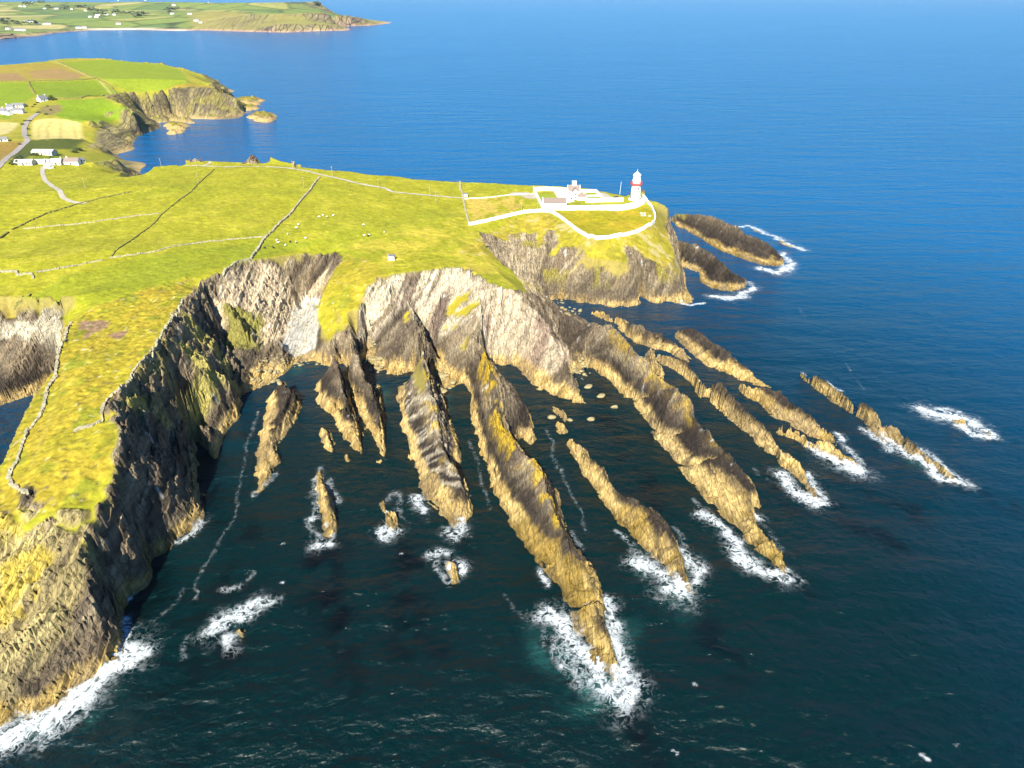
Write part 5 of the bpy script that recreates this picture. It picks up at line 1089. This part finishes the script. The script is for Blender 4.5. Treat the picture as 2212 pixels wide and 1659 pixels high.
MB().box((.2, 3.6, 8.9), (3.0, 1.3, 3.4)).box((.2, 3.6, 10.75), (3.3, 1.6, .35)).build('chimney', MATS['white'], r1)
for sx in (-1, 1): MB().box((sx * 4.3, 3.5, 6.6), (.45, 2.2, 3.6), 0, .45).build('gable_coping', MATS['white'], kh)
MB().box((-1.9, -3.0, 1.3), (3.2, 4.0, 4.6)).build('porch', MATS['white'], kh)
MB().box((-2.2, -5.1, .8), (1.0, .3, 2.0)).build('door', MATS['dark'], kh)
for wx_, wy_, wz_ in ((-3.3, -.05, 3.6), (.6, -4.05, 3.4), (.6, -4.05, 1.3), (3.4, -.05, 3.6), (4.4, -6.45, 1.3), (5.8, -6.45, 1.3)):
    w = MB().box((wx_, wy_, wz_), (1.0, .14, 1.3)).build('window', MATS['grey'], kh); MB().box((wx_, wy_ - .06, wz_), (.7, .10, 1.0)).build('pane', MATS['dark'], w)
# long shed against the front wall
a = xy('d5', (440,470))[0]; c = xy('d5', (785,470))[0]
sh = empty('long_shed', ((a[0] + c[0]) / 2, a[1] + 1.0, YARD_Z)); tag(sh, 'long white shed with a brown roof against the front yard wall', 'shed')
Ls = c[0] - a[0]
mb = MB(); mb.add([(-Ls/2,-2.6,-1),(Ls/2,-2.6,-1),(Ls/2,2.6,-1),(-Ls/2,2.6,-1),(-Ls/2,-2.6,2.5),(Ls/2,-2.6,2.5),(Ls/2,2.6,4.9),(-Ls/2,2.6,4.9)], [(0,1,5,4),(1,2,6,5),(2,3,7,6),(3,0,4,7),(3,2,1,0)]); mb.build('wall', MATS['white'], sh)
mb = MB(); mb.add([(-Ls/2+.3,-2.8,2.55),(Ls/2-.3,-2.8,2.55),(Ls/2-.3,2.5,5.0),(-Ls/2+.3,2.5,5.0),(-Ls/2+.3,-2.8,2.75),(Ls/2-.3,-2.8,2.75),(Ls/2-.3,2.5,5.2),(-Ls/2+.3,2.5,5.2)], [(3,2,1,0),(4,5,6,7),(0,1,5,4),(1,2,6,5),(2,3,7,6),(3,0,4,7)]); mb.build('roof', MATS['slate'], sh)
for sx in (-1, 1): MB().box((sx * Ls / 2, 0, 4.1), (.5, 5.2, 2.8), 0, 1).build('gable_coping', MATS['white'], sh)
# flagpole, car
fx_, fy_ = xy('d5', (1550, 300))[0]
fp = empty('flagpole', (fx_, fy_, hz(fx_, fy_))); tag(fp, 'tall white pole standing alone left of the lighthouse', 'pole')
MB().tube((0, 0, -.3), (.6, 0, 12.0), .17, 8, .11).build('shaft', MATS['white'], fp); MB().lathe([(.05, 12), (.22, 12.15), (.05, 12.4)], 8, (.6, 0, 0)).build('ball', MATS['white'], fp)
MB().box((0, 0, .2), (.7, .7, .6)).build('base', MATS['conc'], fp)
cx_, cy_ = xy('d5', (1500, 352))[0]
car = empty('parked_car', (cx_, cy_, YARD_Z), .12); tag(car, 'small dark car parked in the yard left of the tower', 'car')
mb = MB(); prof = [(-2.1,.35),(-2.1,.85),(-1.9,1.0),(-1.25,1.05),(-.75,1.5),(.9,1.52),(1.6,1.05),(2.0,.95),(2.1,.7),(2.1,.35)]
v = [(x, s * .85, z) for s in (-1, 1) for x, z in prof]; n = len(prof)
mb.add(v, [tuple(range(n)), tuple(range(2 * n - 1, n - 1, -1))] + [(k, n + k, n + (k + 1) % n, (k + 1) % n) for k in range(n)]); mb.build('body', MATS['car'], car)
for sx in (-1.3, 1.3):
    for sy in (-1, 1):
        w = MB().tube((sx, sy * .72, .33), (sx, sy * .92, .33), .33, 14).build('wheel', MATS['dark'], car); MB().tube((sx, sy * .9, .33), (sx, sy * .94, .33), .18, 10).build('rim', MATS['grey'], w)
MB().box((.05, 0, 1.27), (1.5, 1.735, .34), 0, .9).build('side_window', MATS['glass'], car); MB().box((-1.02, 0, 1.27), (.08, 1.3, .42)).build('windscreen', MATS['glass'], car)
for sy in (-1, 1): MB().box((-2.1, sy * .6, .75), (.08, .3, .15)).build('headlight', MATS['white'], car)
# small lookout hut on the neck
ux, uy, uz = hfat(*q('c4', (1172, 592))[0])
hut = empty('lookout_hut', (ux, uy + 1, hz(ux, uy + 1)), -.10); tag(hut, 'tiny pale lookout hut alone on the grassy neck', 'hut')
MB().box((0, 0, .9), (3.6, 2.6, 3.2)).build('wall', MATS['conc'], hut)
MB().box((0, 0, 2.62), (4.0, 3.0, .22)).build('roof', MATS['grey'], hut); MB().box((-1.6, -.9, 3.0), (.25, .25, 1.0)).build('flue', MATS['conc'], hut)
for wx_ in (.55, 1.25): MB().box((wx_, -1.3, 1.5), (.4, .14, .6)).build('window', MATS['dark'], hut)
MB().box((-.9, -1.32, .8), (.8, .1, 1.7)).build('door', MATS['conc'], hut)
# roadside box by the gate
bx, by = xy('c4', (1812, 45))[0]
gb = empty('gate_hut', (bx, by + 1, hz(bx, by))); tag(gb, 'small grey hut beside the lane gate in the neck wall', 'hut'); MB().box((0, 0, 1), (2.6, 2, 2.6)).build('wall', MATS['conc'], gb); MB().box((0, 0, 2.4), (3.0, 2.4, .2)).build('roof', MATS['grey'], gb)
bx, by = xy('c4', (2002, 494))[0]
gb = empty('stone_pen', (bx, by, hz(bx, by))); tag(gb, 'small dark stone hut on the slope below the straw plot', 'hut'); MB().box((0, 0, .5), (1.8, 1.4, 2.0), .3, .9).build('wall', MATS['darkstone'], gb); MB().box((0, 0, 1.55), (2.0, 1.6, .15), .3).build('roof', MATS['dark'], gb)
# graves / benches inside the wall
for k, (px, py) in enumerate(((1860,570),(1905,570),(1870,600),(1912,600),(1980,610))):
    lbk = ('pale stone block, upper left of four on the lighthouse lawn', 'pale stone block, upper right of four on the lighthouse lawn', 'pale stone block, lower left of four on the lighthouse lawn', 'pale stone block, lower right of four on the lighthouse lawn', 'single pale stone block apart from the other four, nearest the curved white wall')[k]
    x, y = xy('d5', (px, py))[0]; o = MB().box((x, y, hz(x, y) + .3), (1.5, .9, .8), .2, .9).build('stone_block', MATS['conc'])
    tag(o, lbk, 'block', 'pale blocks on the lighthouse lawn')
# ---------------------------------------------------------------- poles
def pole(uv, h, label, hf=HF, arm=True):
    x, y, z = hfat(uv[0], uv[1], hf); z = float(hf(np.array([x]), np.array([y]))[0])
    r = empty('utility_pole', (x, y, z)); tag(r, label, 'pole', 'utility poles')
    MB().tube((0, 0, -.5), (0, 0, h), .14, 6, .10).build('post', MATS['wood'], r)
    if arm: MB().box((0, 0, h - .4), (1.4, .12, .14)).build('crossarm', MATS['wood'], r)
for (c, p, lb) in (('c2',(415,1622),'wooden pole below the lane near the top of the straight wall'), ('c2',(320,1475),'wooden pole beyond the lane, left of the straight wall top'), ('c2',(661,1525),'wooden pole where the lane begins its straight run'),
               ('c2',(1058,1640),'wooden pole beside the middle of the lane'), ('c4',(1503,45),'wooden pole touching the lane, left of the gate'), ('c4',(1555,90),'wooden pole below the lane, left of the gate'),
               ('c1',(1396,1448),'wooden pole at the head of the small cove'), ('c1',(1702,1448),'wooden pole by the looping lane'), ('c1',(1715,1590),'wooden pole in the pasture below the looping lane'), ('c1',(738,1632),'wooden pole in the pasture right of the cottage lane'),
               ('d5',(137,525),'pole on the grass left of the lighthouse yard'), ('d5',(367,525),'pole right by the left corner of the lighthouse yard')):
    pole(q(c, p)[0], 7.5 if c != 'd5' else 5.5, lb)
# ---------------------------------------------------------------- sheep
def make_sheep(bodym):
    r = empty('sheep', (0, 0, 0))
    mb = MB(); prof = [(.02, -.72), (.30, -.62), (.42, -.3), (.43, .15), (.36, .5), (.2, .66), (.02, .7)]
    mb.lathe(prof, 12); mb.v = [(z, x * .85, y * .95 + .78) for x, y, z in mb.v]; mb.build('body', bodym, r, True)
    mb = MB(); mb.lathe([(.03, 0), (.15, .06), (.14, .22), (.08, .36), (.02, .4)], 8); mb.v = [(z + .60, x, y + 1.0 - z * .35) for x, y, z in mb.v]
    hd_ = mb.build('head', MATS['black'] if bodym is MATS['black'] else MATS['fleece'], r, True)
    for s in (-1, 1):
        MB().box((.72, s * .17, 1.05), (.06, .16, .08)).build('ear', bodym, hd_)
        for xx in (-.45, .38): MB().tube((xx, s * .2, .6), (xx, s * .2, 0), .07, 6, .05).build('leg', MATS['black'], r)
    return r
W_ = [((545,222),'white sheep, left one of the four on the upper pasture'),((578,208),'white sheep, second of the four on the upper pasture, slightly higher'),((615,222),'white sheep, third of the four on the upper pasture'),((668,210),'white sheep, right one of the four on the upper pasture'),
      ((350,317),'white sheep right of the straight wall, lower of a close pair'),((366,288),'white sheep right of the straight wall, upper of a close pair'),((275,372),'white sheep standing by itself near the straight wall'),((182,424),'white sheep, upper one of two nearest the straight wall'),((192,444),'white sheep, lower one of two nearest the straight wall'),
      ((430,406),'white sheep furthest right in the group by the straight wall'),((345,440),'large white sheep low in the group, next to a black one'),((255,468),'white sheep nearest the cliff edge'),((930,290),'two-toned white sheep alone in the middle of the pasture'),((935,382),'white sheep beside a black one above the hut'),((980,378),'white sheep right behind a black one above the hut'),((1110,356),'white sheep alone at the edge of the rough grass')]
B_ = [((75,489),'black sheep furthest left, by the wall foot'),((150,487),'black sheep near the cliff edge, right of another black one'),((295,436),'black sheep among white ones near the straight wall'),((970,387),'black sheep with two white ones above the hut')]
for lst, mt in ((W_, MATS['fleece']), (B_, MATS['black'])):
    proto = make_sheep(mt)
    for i, (p, lb) in enumerate(lst):
        s = proto if i == 0 else copy_tree(proto)
        x, y = xy('c4', p)[0]; s.location = (x, y, hz(x, y) - .05); s.rotation_euler = (0, 0, (i * 2.399) % 6.28); s.scale = (1.0,) * 3
        tag(s, lb, 'sheep', 'sheep grazing on the pasture')
print('things', round(time.time() - T0, 1))
# ================================================================ houses beyond the headland
def vil(u, v): x, y, z = hfat(*q('d6', (u, v))[0], HM); return x, y, float(HM(np.array([x]), np.array([y]))[0])
VH = [((842,325), 1.15, 12, 8, 3.6, 4.2, 'white', 'grey', (-1, 1), 'white gabled cottage standing alone by dark shrubs above the ripe field'),
      ((60,570), -.35, 17, 7, 4.2, 3.2, 'white', 'grey', (-1, .3), 'long white house at the far left of the upper cluster'), ((165,590), -.35, 11, 6.5, 4.6, 2.6, 'white', 'grey', (1,), 'white two-storey house in the middle of the upper cluster'),
      ((360,555), .10, 15, 6.5, 3.6, 2.6, 'white', 'grey', (), 'white house with a broad grey roof, right in the upper cluster'), ((215,480), .2, 9, 6, 3.4, 2.6, 'white', 'grey', (-1,), 'small white house behind the upper cluster'),
      ((370,440), .05, 17, 7, 3.0, 2.2, 'conc', 'grey', (), 'grey roofed barn behind the upper cluster'), ((880,1370), -.05, 24, 11, 3.2, 2.4, 'conc', 'paletin', (), 'broad pale roofed barn in the lower farm'),
      ((500,1570), .12, 17, 9, 3.0, 2.2, 'conc', 'paletin', (), 'pale roofed shed at the left of the lower farm'), ((730,1550), .06, 18, 4.5, 3.0, 1.2, 'white', 'paletin', (), 'long low white building in the lower farm'),
      ((950,1545), -.3, 8, 5, 2.6, 1.6, 'white', 'paletin', (), 'small white shed in the middle of the lower farm'), ((1135,1570), .1, 10, 7, 3.2, 2.8, 'conc', 'paletin', (1,), 'tan roofed cottage in the lower farm'),
      ((1430,1560), .05, 15, 8, 3.4, 3.0, 'white', 'slate', (-.6,), 'white house with a brown roof at the right of the lower farm'), ((1570,1540), 1.2, 9, 6, 3.0, 2.0, 'white', 'grey', (), 'white shed with a dark gable at the far right of the lower farm'),
      ((965,1640), -.4, 9, 4, 2.2, 1.4, 'white', 'paletin', (), 'low white outbuilding at the front of the lower farm'), ((35,1110), .5, 13, 6, 2.6, 2.0, 'conc', 'grey', (), 'dark low shed at the left edge below the pale field')]
for (p, rz, L_, Wd, ev, ri, wm, rm, ch, lb) in VH:
    x, y, z = vil(*p); make_house(lb, x, y, z, rz, L_ * .85, Wd * .85, ev * .8, ri * .85, wm, rm, ch, 5 if L_ > 13 else 3, 'cottage' if 'house' in lb or 'cottage' in lb else 'barn', 'house' if 'house' in lb or 'cottage' in lb else 'barn', group='houses of the village')
# yards and a low wall between the farm houses
def blob_crown(seed, n=26, squash=.75):
    """a ragged leafy crown: many leaf clumps through the volume"""
    rnd = random.Random(seed); mb = MB()
    for _ in range(n):
        while True:
            p = Vector((rnd.uniform(-1, 1), rnd.uniform(-1, 1), rnd.uniform(-.7, 1)))
            if p.length < 1: break
        r = rnd.uniform(.22, .42); vs = []
        for a in range(5):
            th = a * 1.2566 + rnd.random(); vs.append((p.x + r * math.cos(th) * rnd.uniform(.7, 1.2), p.y + r * math.sin(th) * rnd.uniform(.7, 1.2), p.z * squash + rnd.uniform(-.12, .12)))
        vs += [(p.x, p.y, p.z * squash + r * .8), (p.x, p.y, p.z * squash - r * .6)]
        mb.add(vs, [(a, (a + 1) % 5, 5) for a in range(5)] + [((a + 1) % 5, a, 6) for a in range(5)])
    return mb.mesh('crown')
CROWNS = [blob_crown(s) for s in range(4)]
TRUNK = MB().tube((0, 0, -.6), (.05, 0, .5), .10, 6, .05).mesh('trunk')
for me in CROWNS: me.materials.append(MATS['leaf'])
TRUNK.materials.append(MATS['trunk'])
FCROWNS = [blob_crown(s + 10, 16) for s in range(3)]
for me in FCROWNS: me.materials.append(MATS['farleaf'])
tn = 0
def tree(x, y, z, r, h, label, group, far=False):
    global tn; tn += 1
    t = empty('tree' if h > 1.2 * r else 'shrub', (x, y, z)); tag(t, label, 'tree' if h > 1.2 * r else 'shrub', group)
    c = link('crown', (FCROWNS if far else CROWNS)[tn % (3 if far else 4)], None, t); c.location = (0, 0, h * .58); c.scale = (r, r * random.uniform(.8, 1.2), h * .55); c.rotation_euler = (0, 0, tn * 1.7)
    k = link('trunk', TRUNK, None, t); k.scale = (r * .8, r * .8, h * .6)
SHR = [((965,300),3.0,4.2,'dark tree touching the right side of the white gabled cottage'),((1040,310),3.4,4.5,'brownish tree furthest right by the white gabled cottage'),((1000,270),2.6,3.8,'dark tree behind the right side of the gabled cottage'),((500,430),2.4,3.0,'dark tree right of the grey roofed barn'),
       ((640,440),1.8,1.8,'shrub in the row climbing to the gabled cottage, lower end'),((690,405),1.8,1.8,'shrub in the middle of the row climbing to the gabled cottage'),((735,365),1.8,1.8,'shrub at the top of the row climbing to the gabled cottage'),
       ((755,560),2.6,2.0,'dark shrub at the bend of the road'),((905,590),2.4,2.0,'dark shrub on the rough ground above the ripe field'),((1000,505),1.8,1.5,'round dark shrub in the middle of the rough ground'),((930,430),1.5,1.2,'small shrub at the top of the rough ground'),
       ((1535,1290),4.0,3.0,'black shrub clump on the bank right of the lower farm'),((1460,1330),3.4,2.4,'dark shrub left of the black clump'),((380,1480),4.4,4.0,'dark bush left of the lower farm, upper of two'),((300,1570),4.6,4.0,'dark bush left of the lower farm, lower of two'),((700,1400),4.0,3.0,'dark hedge bush between lane and lower farm'),
       ((630,1390),3.2,3.0,'bright hedge bush above the pale shed'),((580,720),2.0,1.6,'bush on the road verge beside the ripe field'),((560,880),2.0,1.6,'bush on the road verge half way along the ripe field'),((565,1010),2.0,1.6,'bush on the road verge at the bottom of the ripe field'),
       ((490,720),2.0,1.8,'dark bush across the road from the ripe field'),((440,790),2.0,1.8,'dark bush on the bank of the left pale field'),((390,1180),2.2,1.6,'reddish bush above the road bend'),((1980,850),2.6,2.0,'dark bush at the right end of the ripe field bank'),((1185,1540),2.0,2.4,'dark bush beside the tan roofed cottage'),((1000,1430),1.6,1.5,'bush on the farm green')]
for p, r, h, lb in SHR:
    x, y, z = vil(*p); tree(x, y, z - .2, r, h, lb, 'shrubs around the village')
# ---------------------------------------------------------------- far shore houses and trees
def farp(c, u, v): x, y, z = hfat(*q(c, (u, v))[0], HD); return x, y, float(HD(np.array([x]), np.array([y]))[0])
FAR = [('d8',(360,98)),('d8',(300,96)),('d8',(460,42)),('d8',(645,130)),('d8',(815,130)),('d8',(1040,138)),('d8',(1240,158)),('d8',(1410,222)),('d8',(1300,250)),('d8',(1390,250)),('d8',(1540,215)),('d8',(1650,218)),('d8',(1710,350)),('d8',(380,322)),('d8',(450,325)),('d8',(540,352)),('d8',(665,355)),('d8',(715,355)),('d8',(120,425)),('d8',(260,440)),('d8',(345,445)),('d8',(1700,12)),('d8',(2095,10)),('d8',(2005,225)),
       ('c1',(1640,125)),('c1',(1695,182)),('c1',(1732,198)),('c1',(1490,122)),('c1',(1503,46)),('c1',(1800,22)),('c1',(730,243)),('c1',(680,245))]
FLB = ['left of a pair in the top left fields','small one left of the pair in the top fields','highest in the top left fields','round-looking one left of the middle row','second from left in the middle row','third from left in the middle row','beneath dark trees at the right of the middle row','grey roofed, left in the main cluster above the beach','long low one in front of the main cluster','right of the long low one in front of the main cluster','tallest one in the main cluster above the beach','right one in the main cluster above the beach','alone just above the right half of the beach','left of a pair over the shore at left','right of a pair over the shore at left','grey roofed one over the shore at left','pale one right of the grey roofed one over the shore','rightmost over the shore at left','left end of the row by the left cliffs','middle of the row by the left cliffs','right end of the row by the left cliffs','at the top edge by dark woods','at the top edge right of the dark woods','half hidden by trees right of the main cluster','at the foot of the far headland','left of two low on the far headland slope','right of two low on the far headland slope','beside trees left of the far headland','high in the fields left of the far headland','highest above the far headland','at the back of the middle of the beach','left of the one at the back of the beach']
fh = None
for i, (c, p) in enumerate(FAR):
    x, y, z = farp(c, *p); k = 1 + .25 * math.sin(i * 2.1)
    make_house('white far-shore house ' + FLB[i], x, y, z, .5 * math.sin(i * 3.7), 19 * k, 10, 5, 4, 'white', 'grey' if i % 3 else 'slate', (), 0, 'far_house', 'house', False, 'white houses on the far shore', False)
FT = [('d8',(230,345),'dark wood edge at far left, left tree'),('d8',(60,340),'dark wood at far left edge, outermost tree'),('d8',(150,350),'dark wood at far left, middle tree'),('d8',(310,355),'tree left of the shore houses'),('d8',(480,355),'tree between the shore houses'),('d8',(690,112),'tree beside the round-looking far house'),('d8',(900,140),'tree in the middle row of far houses'),('d8',(930,130),'tree right in the middle row of far houses'),('d8',(1130,115),'left tree of the dark clump in the middle row'),('d8',(1200,110),'middle tree of the dark clump in the middle row'),('d8',(1300,160),'right tree of the dark clump in the middle row'),
      ('d8',(1370,175),'tree behind the main far cluster, left'),('d8',(1460,230),'tree in the middle of the main far cluster'),('d8',(1500,170),'tall tree behind the main far cluster'),('d8',(1690,200),'tree at the right end of the main far cluster'),('d8',(1790,205),'left tree of the hedge line running right from the main cluster'),('d8',(1900,210),'middle tree of the hedge line running right from the main cluster'),('d8',(2040,230),'large dark tree right of the main cluster'),('d8',(2090,220),'dark tree next to the large one right of the main cluster'),('d8',(1980,260),'tree below the large one right of the main cluster'),
      ('d8',(1800,10),'left tree of the wood at the top edge'),('d8',(1900,12),'middle tree of the wood at the top edge'),('d8',(2010,10),'right tree of the wood at the top edge'),('c1',(1470,100),'left tree of the pair near the far headland'),('c1',(1530,90),'right tree of the pair near the far headland'),('c1',(1460,118),'low tree beside the far headland house'),('d8',(380,60),'tree by the highest left far house'),('d8',(420,75),'second tree by the highest left far house'),('d8',(600,40),'tree on the top left skyline hedge'),('c2',(530,45),'dark tree patch on the far headland')]
for c, p, lb in FT:
    x, y, z = farp(c, *p); s = random.uniform(.8, 1.3); tree(x, y, z - 1, 26 * s, 20 * s, lb, 'trees on the far shore', True)
# ================================================================ boulders in the coves
def boulder_mesh(seed):
    rnd = random.Random(seed); bm = bmesh.new(); bmesh.ops.create_icosphere(bm, subdivisions=2, radius=1)
    ax = [rnd.uniform(.7, 1.25) for _ in range(3)]; pl = [(Vector((rnd.uniform(-1, 1), rnd.uniform(-1, 1), rnd.uniform(-.3, 1))).normalized(), rnd.uniform(.55, .85)) for _ in range(6)]
    for v in bm.verts:
        for n_, d_ in pl:
            e = v.co.dot(n_) - d_
            if e > 0: v.co -= n_ * e * .85
        v.co = Vector((v.co.x * ax[0], v.co.y * ax[1], v.co.z * ax[2] * .6))
    me = bpy.data.meshes.new('boulder'); bm.to_mesh(me); bm.free(); me.materials.append(MATS['boulder']); me.polygons.foreach_set('use_smooth', [True] * len(me.polygons)); return me
BM_ = [boulder_mesh(s) for s in range(6)]
def boulders(n, poly, r0, r1, label, group, seed):
    rnd = random.Random(seed); us = [p[0] for p in poly]; vs = [p[1] for p in poly]; k = 0; tries = 0
    while k < n and tries < n * 40:
        tries += 1; u = rnd.uniform(min(us), max(us)); v = rnd.uniform(min(vs), max(vs))
        if not inpoly(np.array([u]), np.array([v]), poly)[0]: continue
        x, y, z = hfat(u, v); r = .85 * (r0 + (r1 - r0) * rnd.random() ** 2.2)
        b_ = link('boulder', BM_[rnd.randrange(6)]); b_.location = (x, y, max(hz(x, y), -.35 * r) + .18 * r); b_.scale = (r, r * rnd.uniform(.7, 1.1), r * rnd.uniform(.7, 1.0)); b_.rotation_euler = (rnd.uniform(-.25, .25), rnd.uniform(-.25, .25), rnd.uniform(0, 6.28))
        tag(b_, label, 'boulder', group); k += 1
boulders(70, [(605,755),(640,760),(690,770),(695,790),(640,795),(605,830),(560,835),(540,815),(560,780)], .5, 1.9, 'rounded tan boulder on the beach of the pebble cove', 'boulders of the pebble cove', 1)
boulders(34, [(650,645),(690,645),(688,700),(670,750),(625,760),(610,735)], .4, 1.0, 'pale stone on the white scree tongue at the head of the pebble cove', 'stones of the white scree', 2)
boulders(44, q('c8',(950,-180),(1020,-160),(1080,20),(1095,130),(990,140),(960,40)), .6, 2.0, 'rounded boulder packed in the gut left of the streaked slab', 'boulders left of the streaked slab', 3)
boulders(12, q('c8',(1560,150),(1700,140),(1750,210),(1690,320),(1620,310),(1550,240)), 1.2, 3.2, 'large flat boulder in the gut right of the streaked slab', 'flat boulders right of the streaked slab', 4)
boulders(12, q('c8',(1590,60),(1640,50),(1670,120),(1600,130)), .5, 1.1, 'small round boulder above the flat boulders in the gut', 'small boulders in the gut', 5)
boulders(30, q('d1',(500,790),(600,650),(680,735),(680,800),(620,860),(560,860)), .5, 2.2, 'rounded tan boulder in the gully left of the widest slab', 'boulders left of the widest slab', 6)
boulders(26, q('d1',(350,140),(430,150),(470,200),(600,260),(600,330),(480,290),(400,200)), .5, 2.0, 'rounded boulder in the dark channel head below the lighthouse cliffs', 'boulders of the channel head', 7)
for (c, p, r, lb) in (('d1',(770,990),2.0,'upright tan boulder alone in the water left of the widest slab'),('d1',(885,1088),1.7,'oval boulder awash beside the widest slab'),('d1',(685,1195),1.9,'small pointed boulder alone in the water above the long skerry'),('d1',(660,910),2.0,'reddish boulder awash off the boulder gully'),('d1',(345,1175),1.8,'small tan boulder next to the blocky rock'),('d1',(500,1200),1.2,'tiny dark boulder off the end of the curved tan rock'),('d1',(588,255),2.2,'pale boulder in the channel mouth below the lighthouse cliffs')):
    x, y = G(*q(c, p)[0]); b_ = link('boulder', BM_[int(r * 10) % 6]); b_.location = (x, y, .3); b_.scale = (r * .7, r, r * .9); b_.rotation_euler = (0, 0, r); tag(b_, lb, 'boulder')
# islet in front of the second headland and two rocks of the cove
def islet(c, pts, h, label):
    P = [G(*p) for p in q(c, *pts)]; cx = sum(p[0] for p in P) / len(P); cy = sum(p[1] for p in P) / len(P); n = 40
    ang = [math.atan2(p[1] - cy, p[0] - cx) for p in P]; rad = [math.hypot(p[0] - cx, p[1] - cy) for p in P]; od = np.argsort(ang); A_ = np.array(ang)[od]; R_ = np.array(rad)[od]
    V = []; cols = []; rings = 14
    for i in range(rings + 1):
        f_ = i / rings
        for k in range(n):
            a_ = -math.pi + 2 * math.pi * k / n; rr = np.interp(a_, A_, R_, period=2 * math.pi) * (1 - f_) * (1 + .12 * vn(np.array([a_ * 4 + 9]), np.array([f_ * 5]), 7)[0])
            x, y = cx + rr * math.cos(a_), cy + rr * math.sin(a_); z = -1 + (h + 1) * (1 - (1 - f_) ** 2.4) * (1 + .5 * fbm(np.array([x / 6.]), np.array([y / 6.]), 3, 9)[0]); V.append((x, y, z))
            cols.append((*(C_(.42, .30, .12) if z < 4 else C_(.20, .15, .07) if z < h * .75 else C_(.22, .19, .03)), 1))
    i, k = np.meshgrid(np.arange(rings), np.arange(n), indexing='ij'); a_ = (i * n + k).ravel(); b_ = (i * n + (k + 1) % n).ravel()
    me = grid_mesh('rock_islet', np.array(V), np.stack([a_, b_, b_ + n, a_ + n], 1), True, (('col', 'FLOAT_COLOR', np.array(cols)), ('rock', 'FLOAT', np.ones(len(V)))))
    tag(link('rock_islet', me, MAT_NEAR), label, 'rock', 'islets off the second headland')
islet('c1', [(2195,1030),(2240,1055),(2330,1058),(2365,1040),(2370,1020),(2300,990),(2220,985)], 7.5, 'domed tan islet off the point of the second headland')
islet('c1', [(1455,1100),(1500,1125),(1590,1130),(1595,1105),(1540,1075),(1470,1060)], 5, 'flat tan islet in the middle of the cove')
islet('c1', [(1490,1140),(1510,1165),(1535,1155),(1530,1130)], 4, 'small tan rock just in front of the flat cove islet')
islet('c1', [(2140,960),(2190,950),(2200,930),(2150,925)], 6, 'small yellow rock touching the point of the second headland')
islet('c1', [(2105,900),(2150,915),(2215,912),(2215,885),(2150,850),(2110,850)], 7, 'dark angular islet behind the point of the second headland')
print('all', round(time.time() - T0, 1), len(bpy.data.objects))
# ================================================================ sea air
HAZE = .000017
hm = bpy.data.materials.new('sea_air'); hm.use_nodes = True; ht = hm.node_tree; ht.nodes.clear()
ho = ht.nodes.new('ShaderNodeOutputMaterial'); hv = ht.nodes.new('ShaderNodeVolumePrincipled'); ht.links.new(hv.outputs[0], ho.inputs['Volume'])
hv.inputs['Color'].default_value = (.80, .88, .95, 1); hv.inputs['Density'].default_value = HAZE; hv.inputs['Anisotropy'].default_value = .2
hb = MB().box((0, 6000, 84), (70000, 70000, 172)).build('haze', hm); tag(hb, 'thin sea haze', kind='stuff')
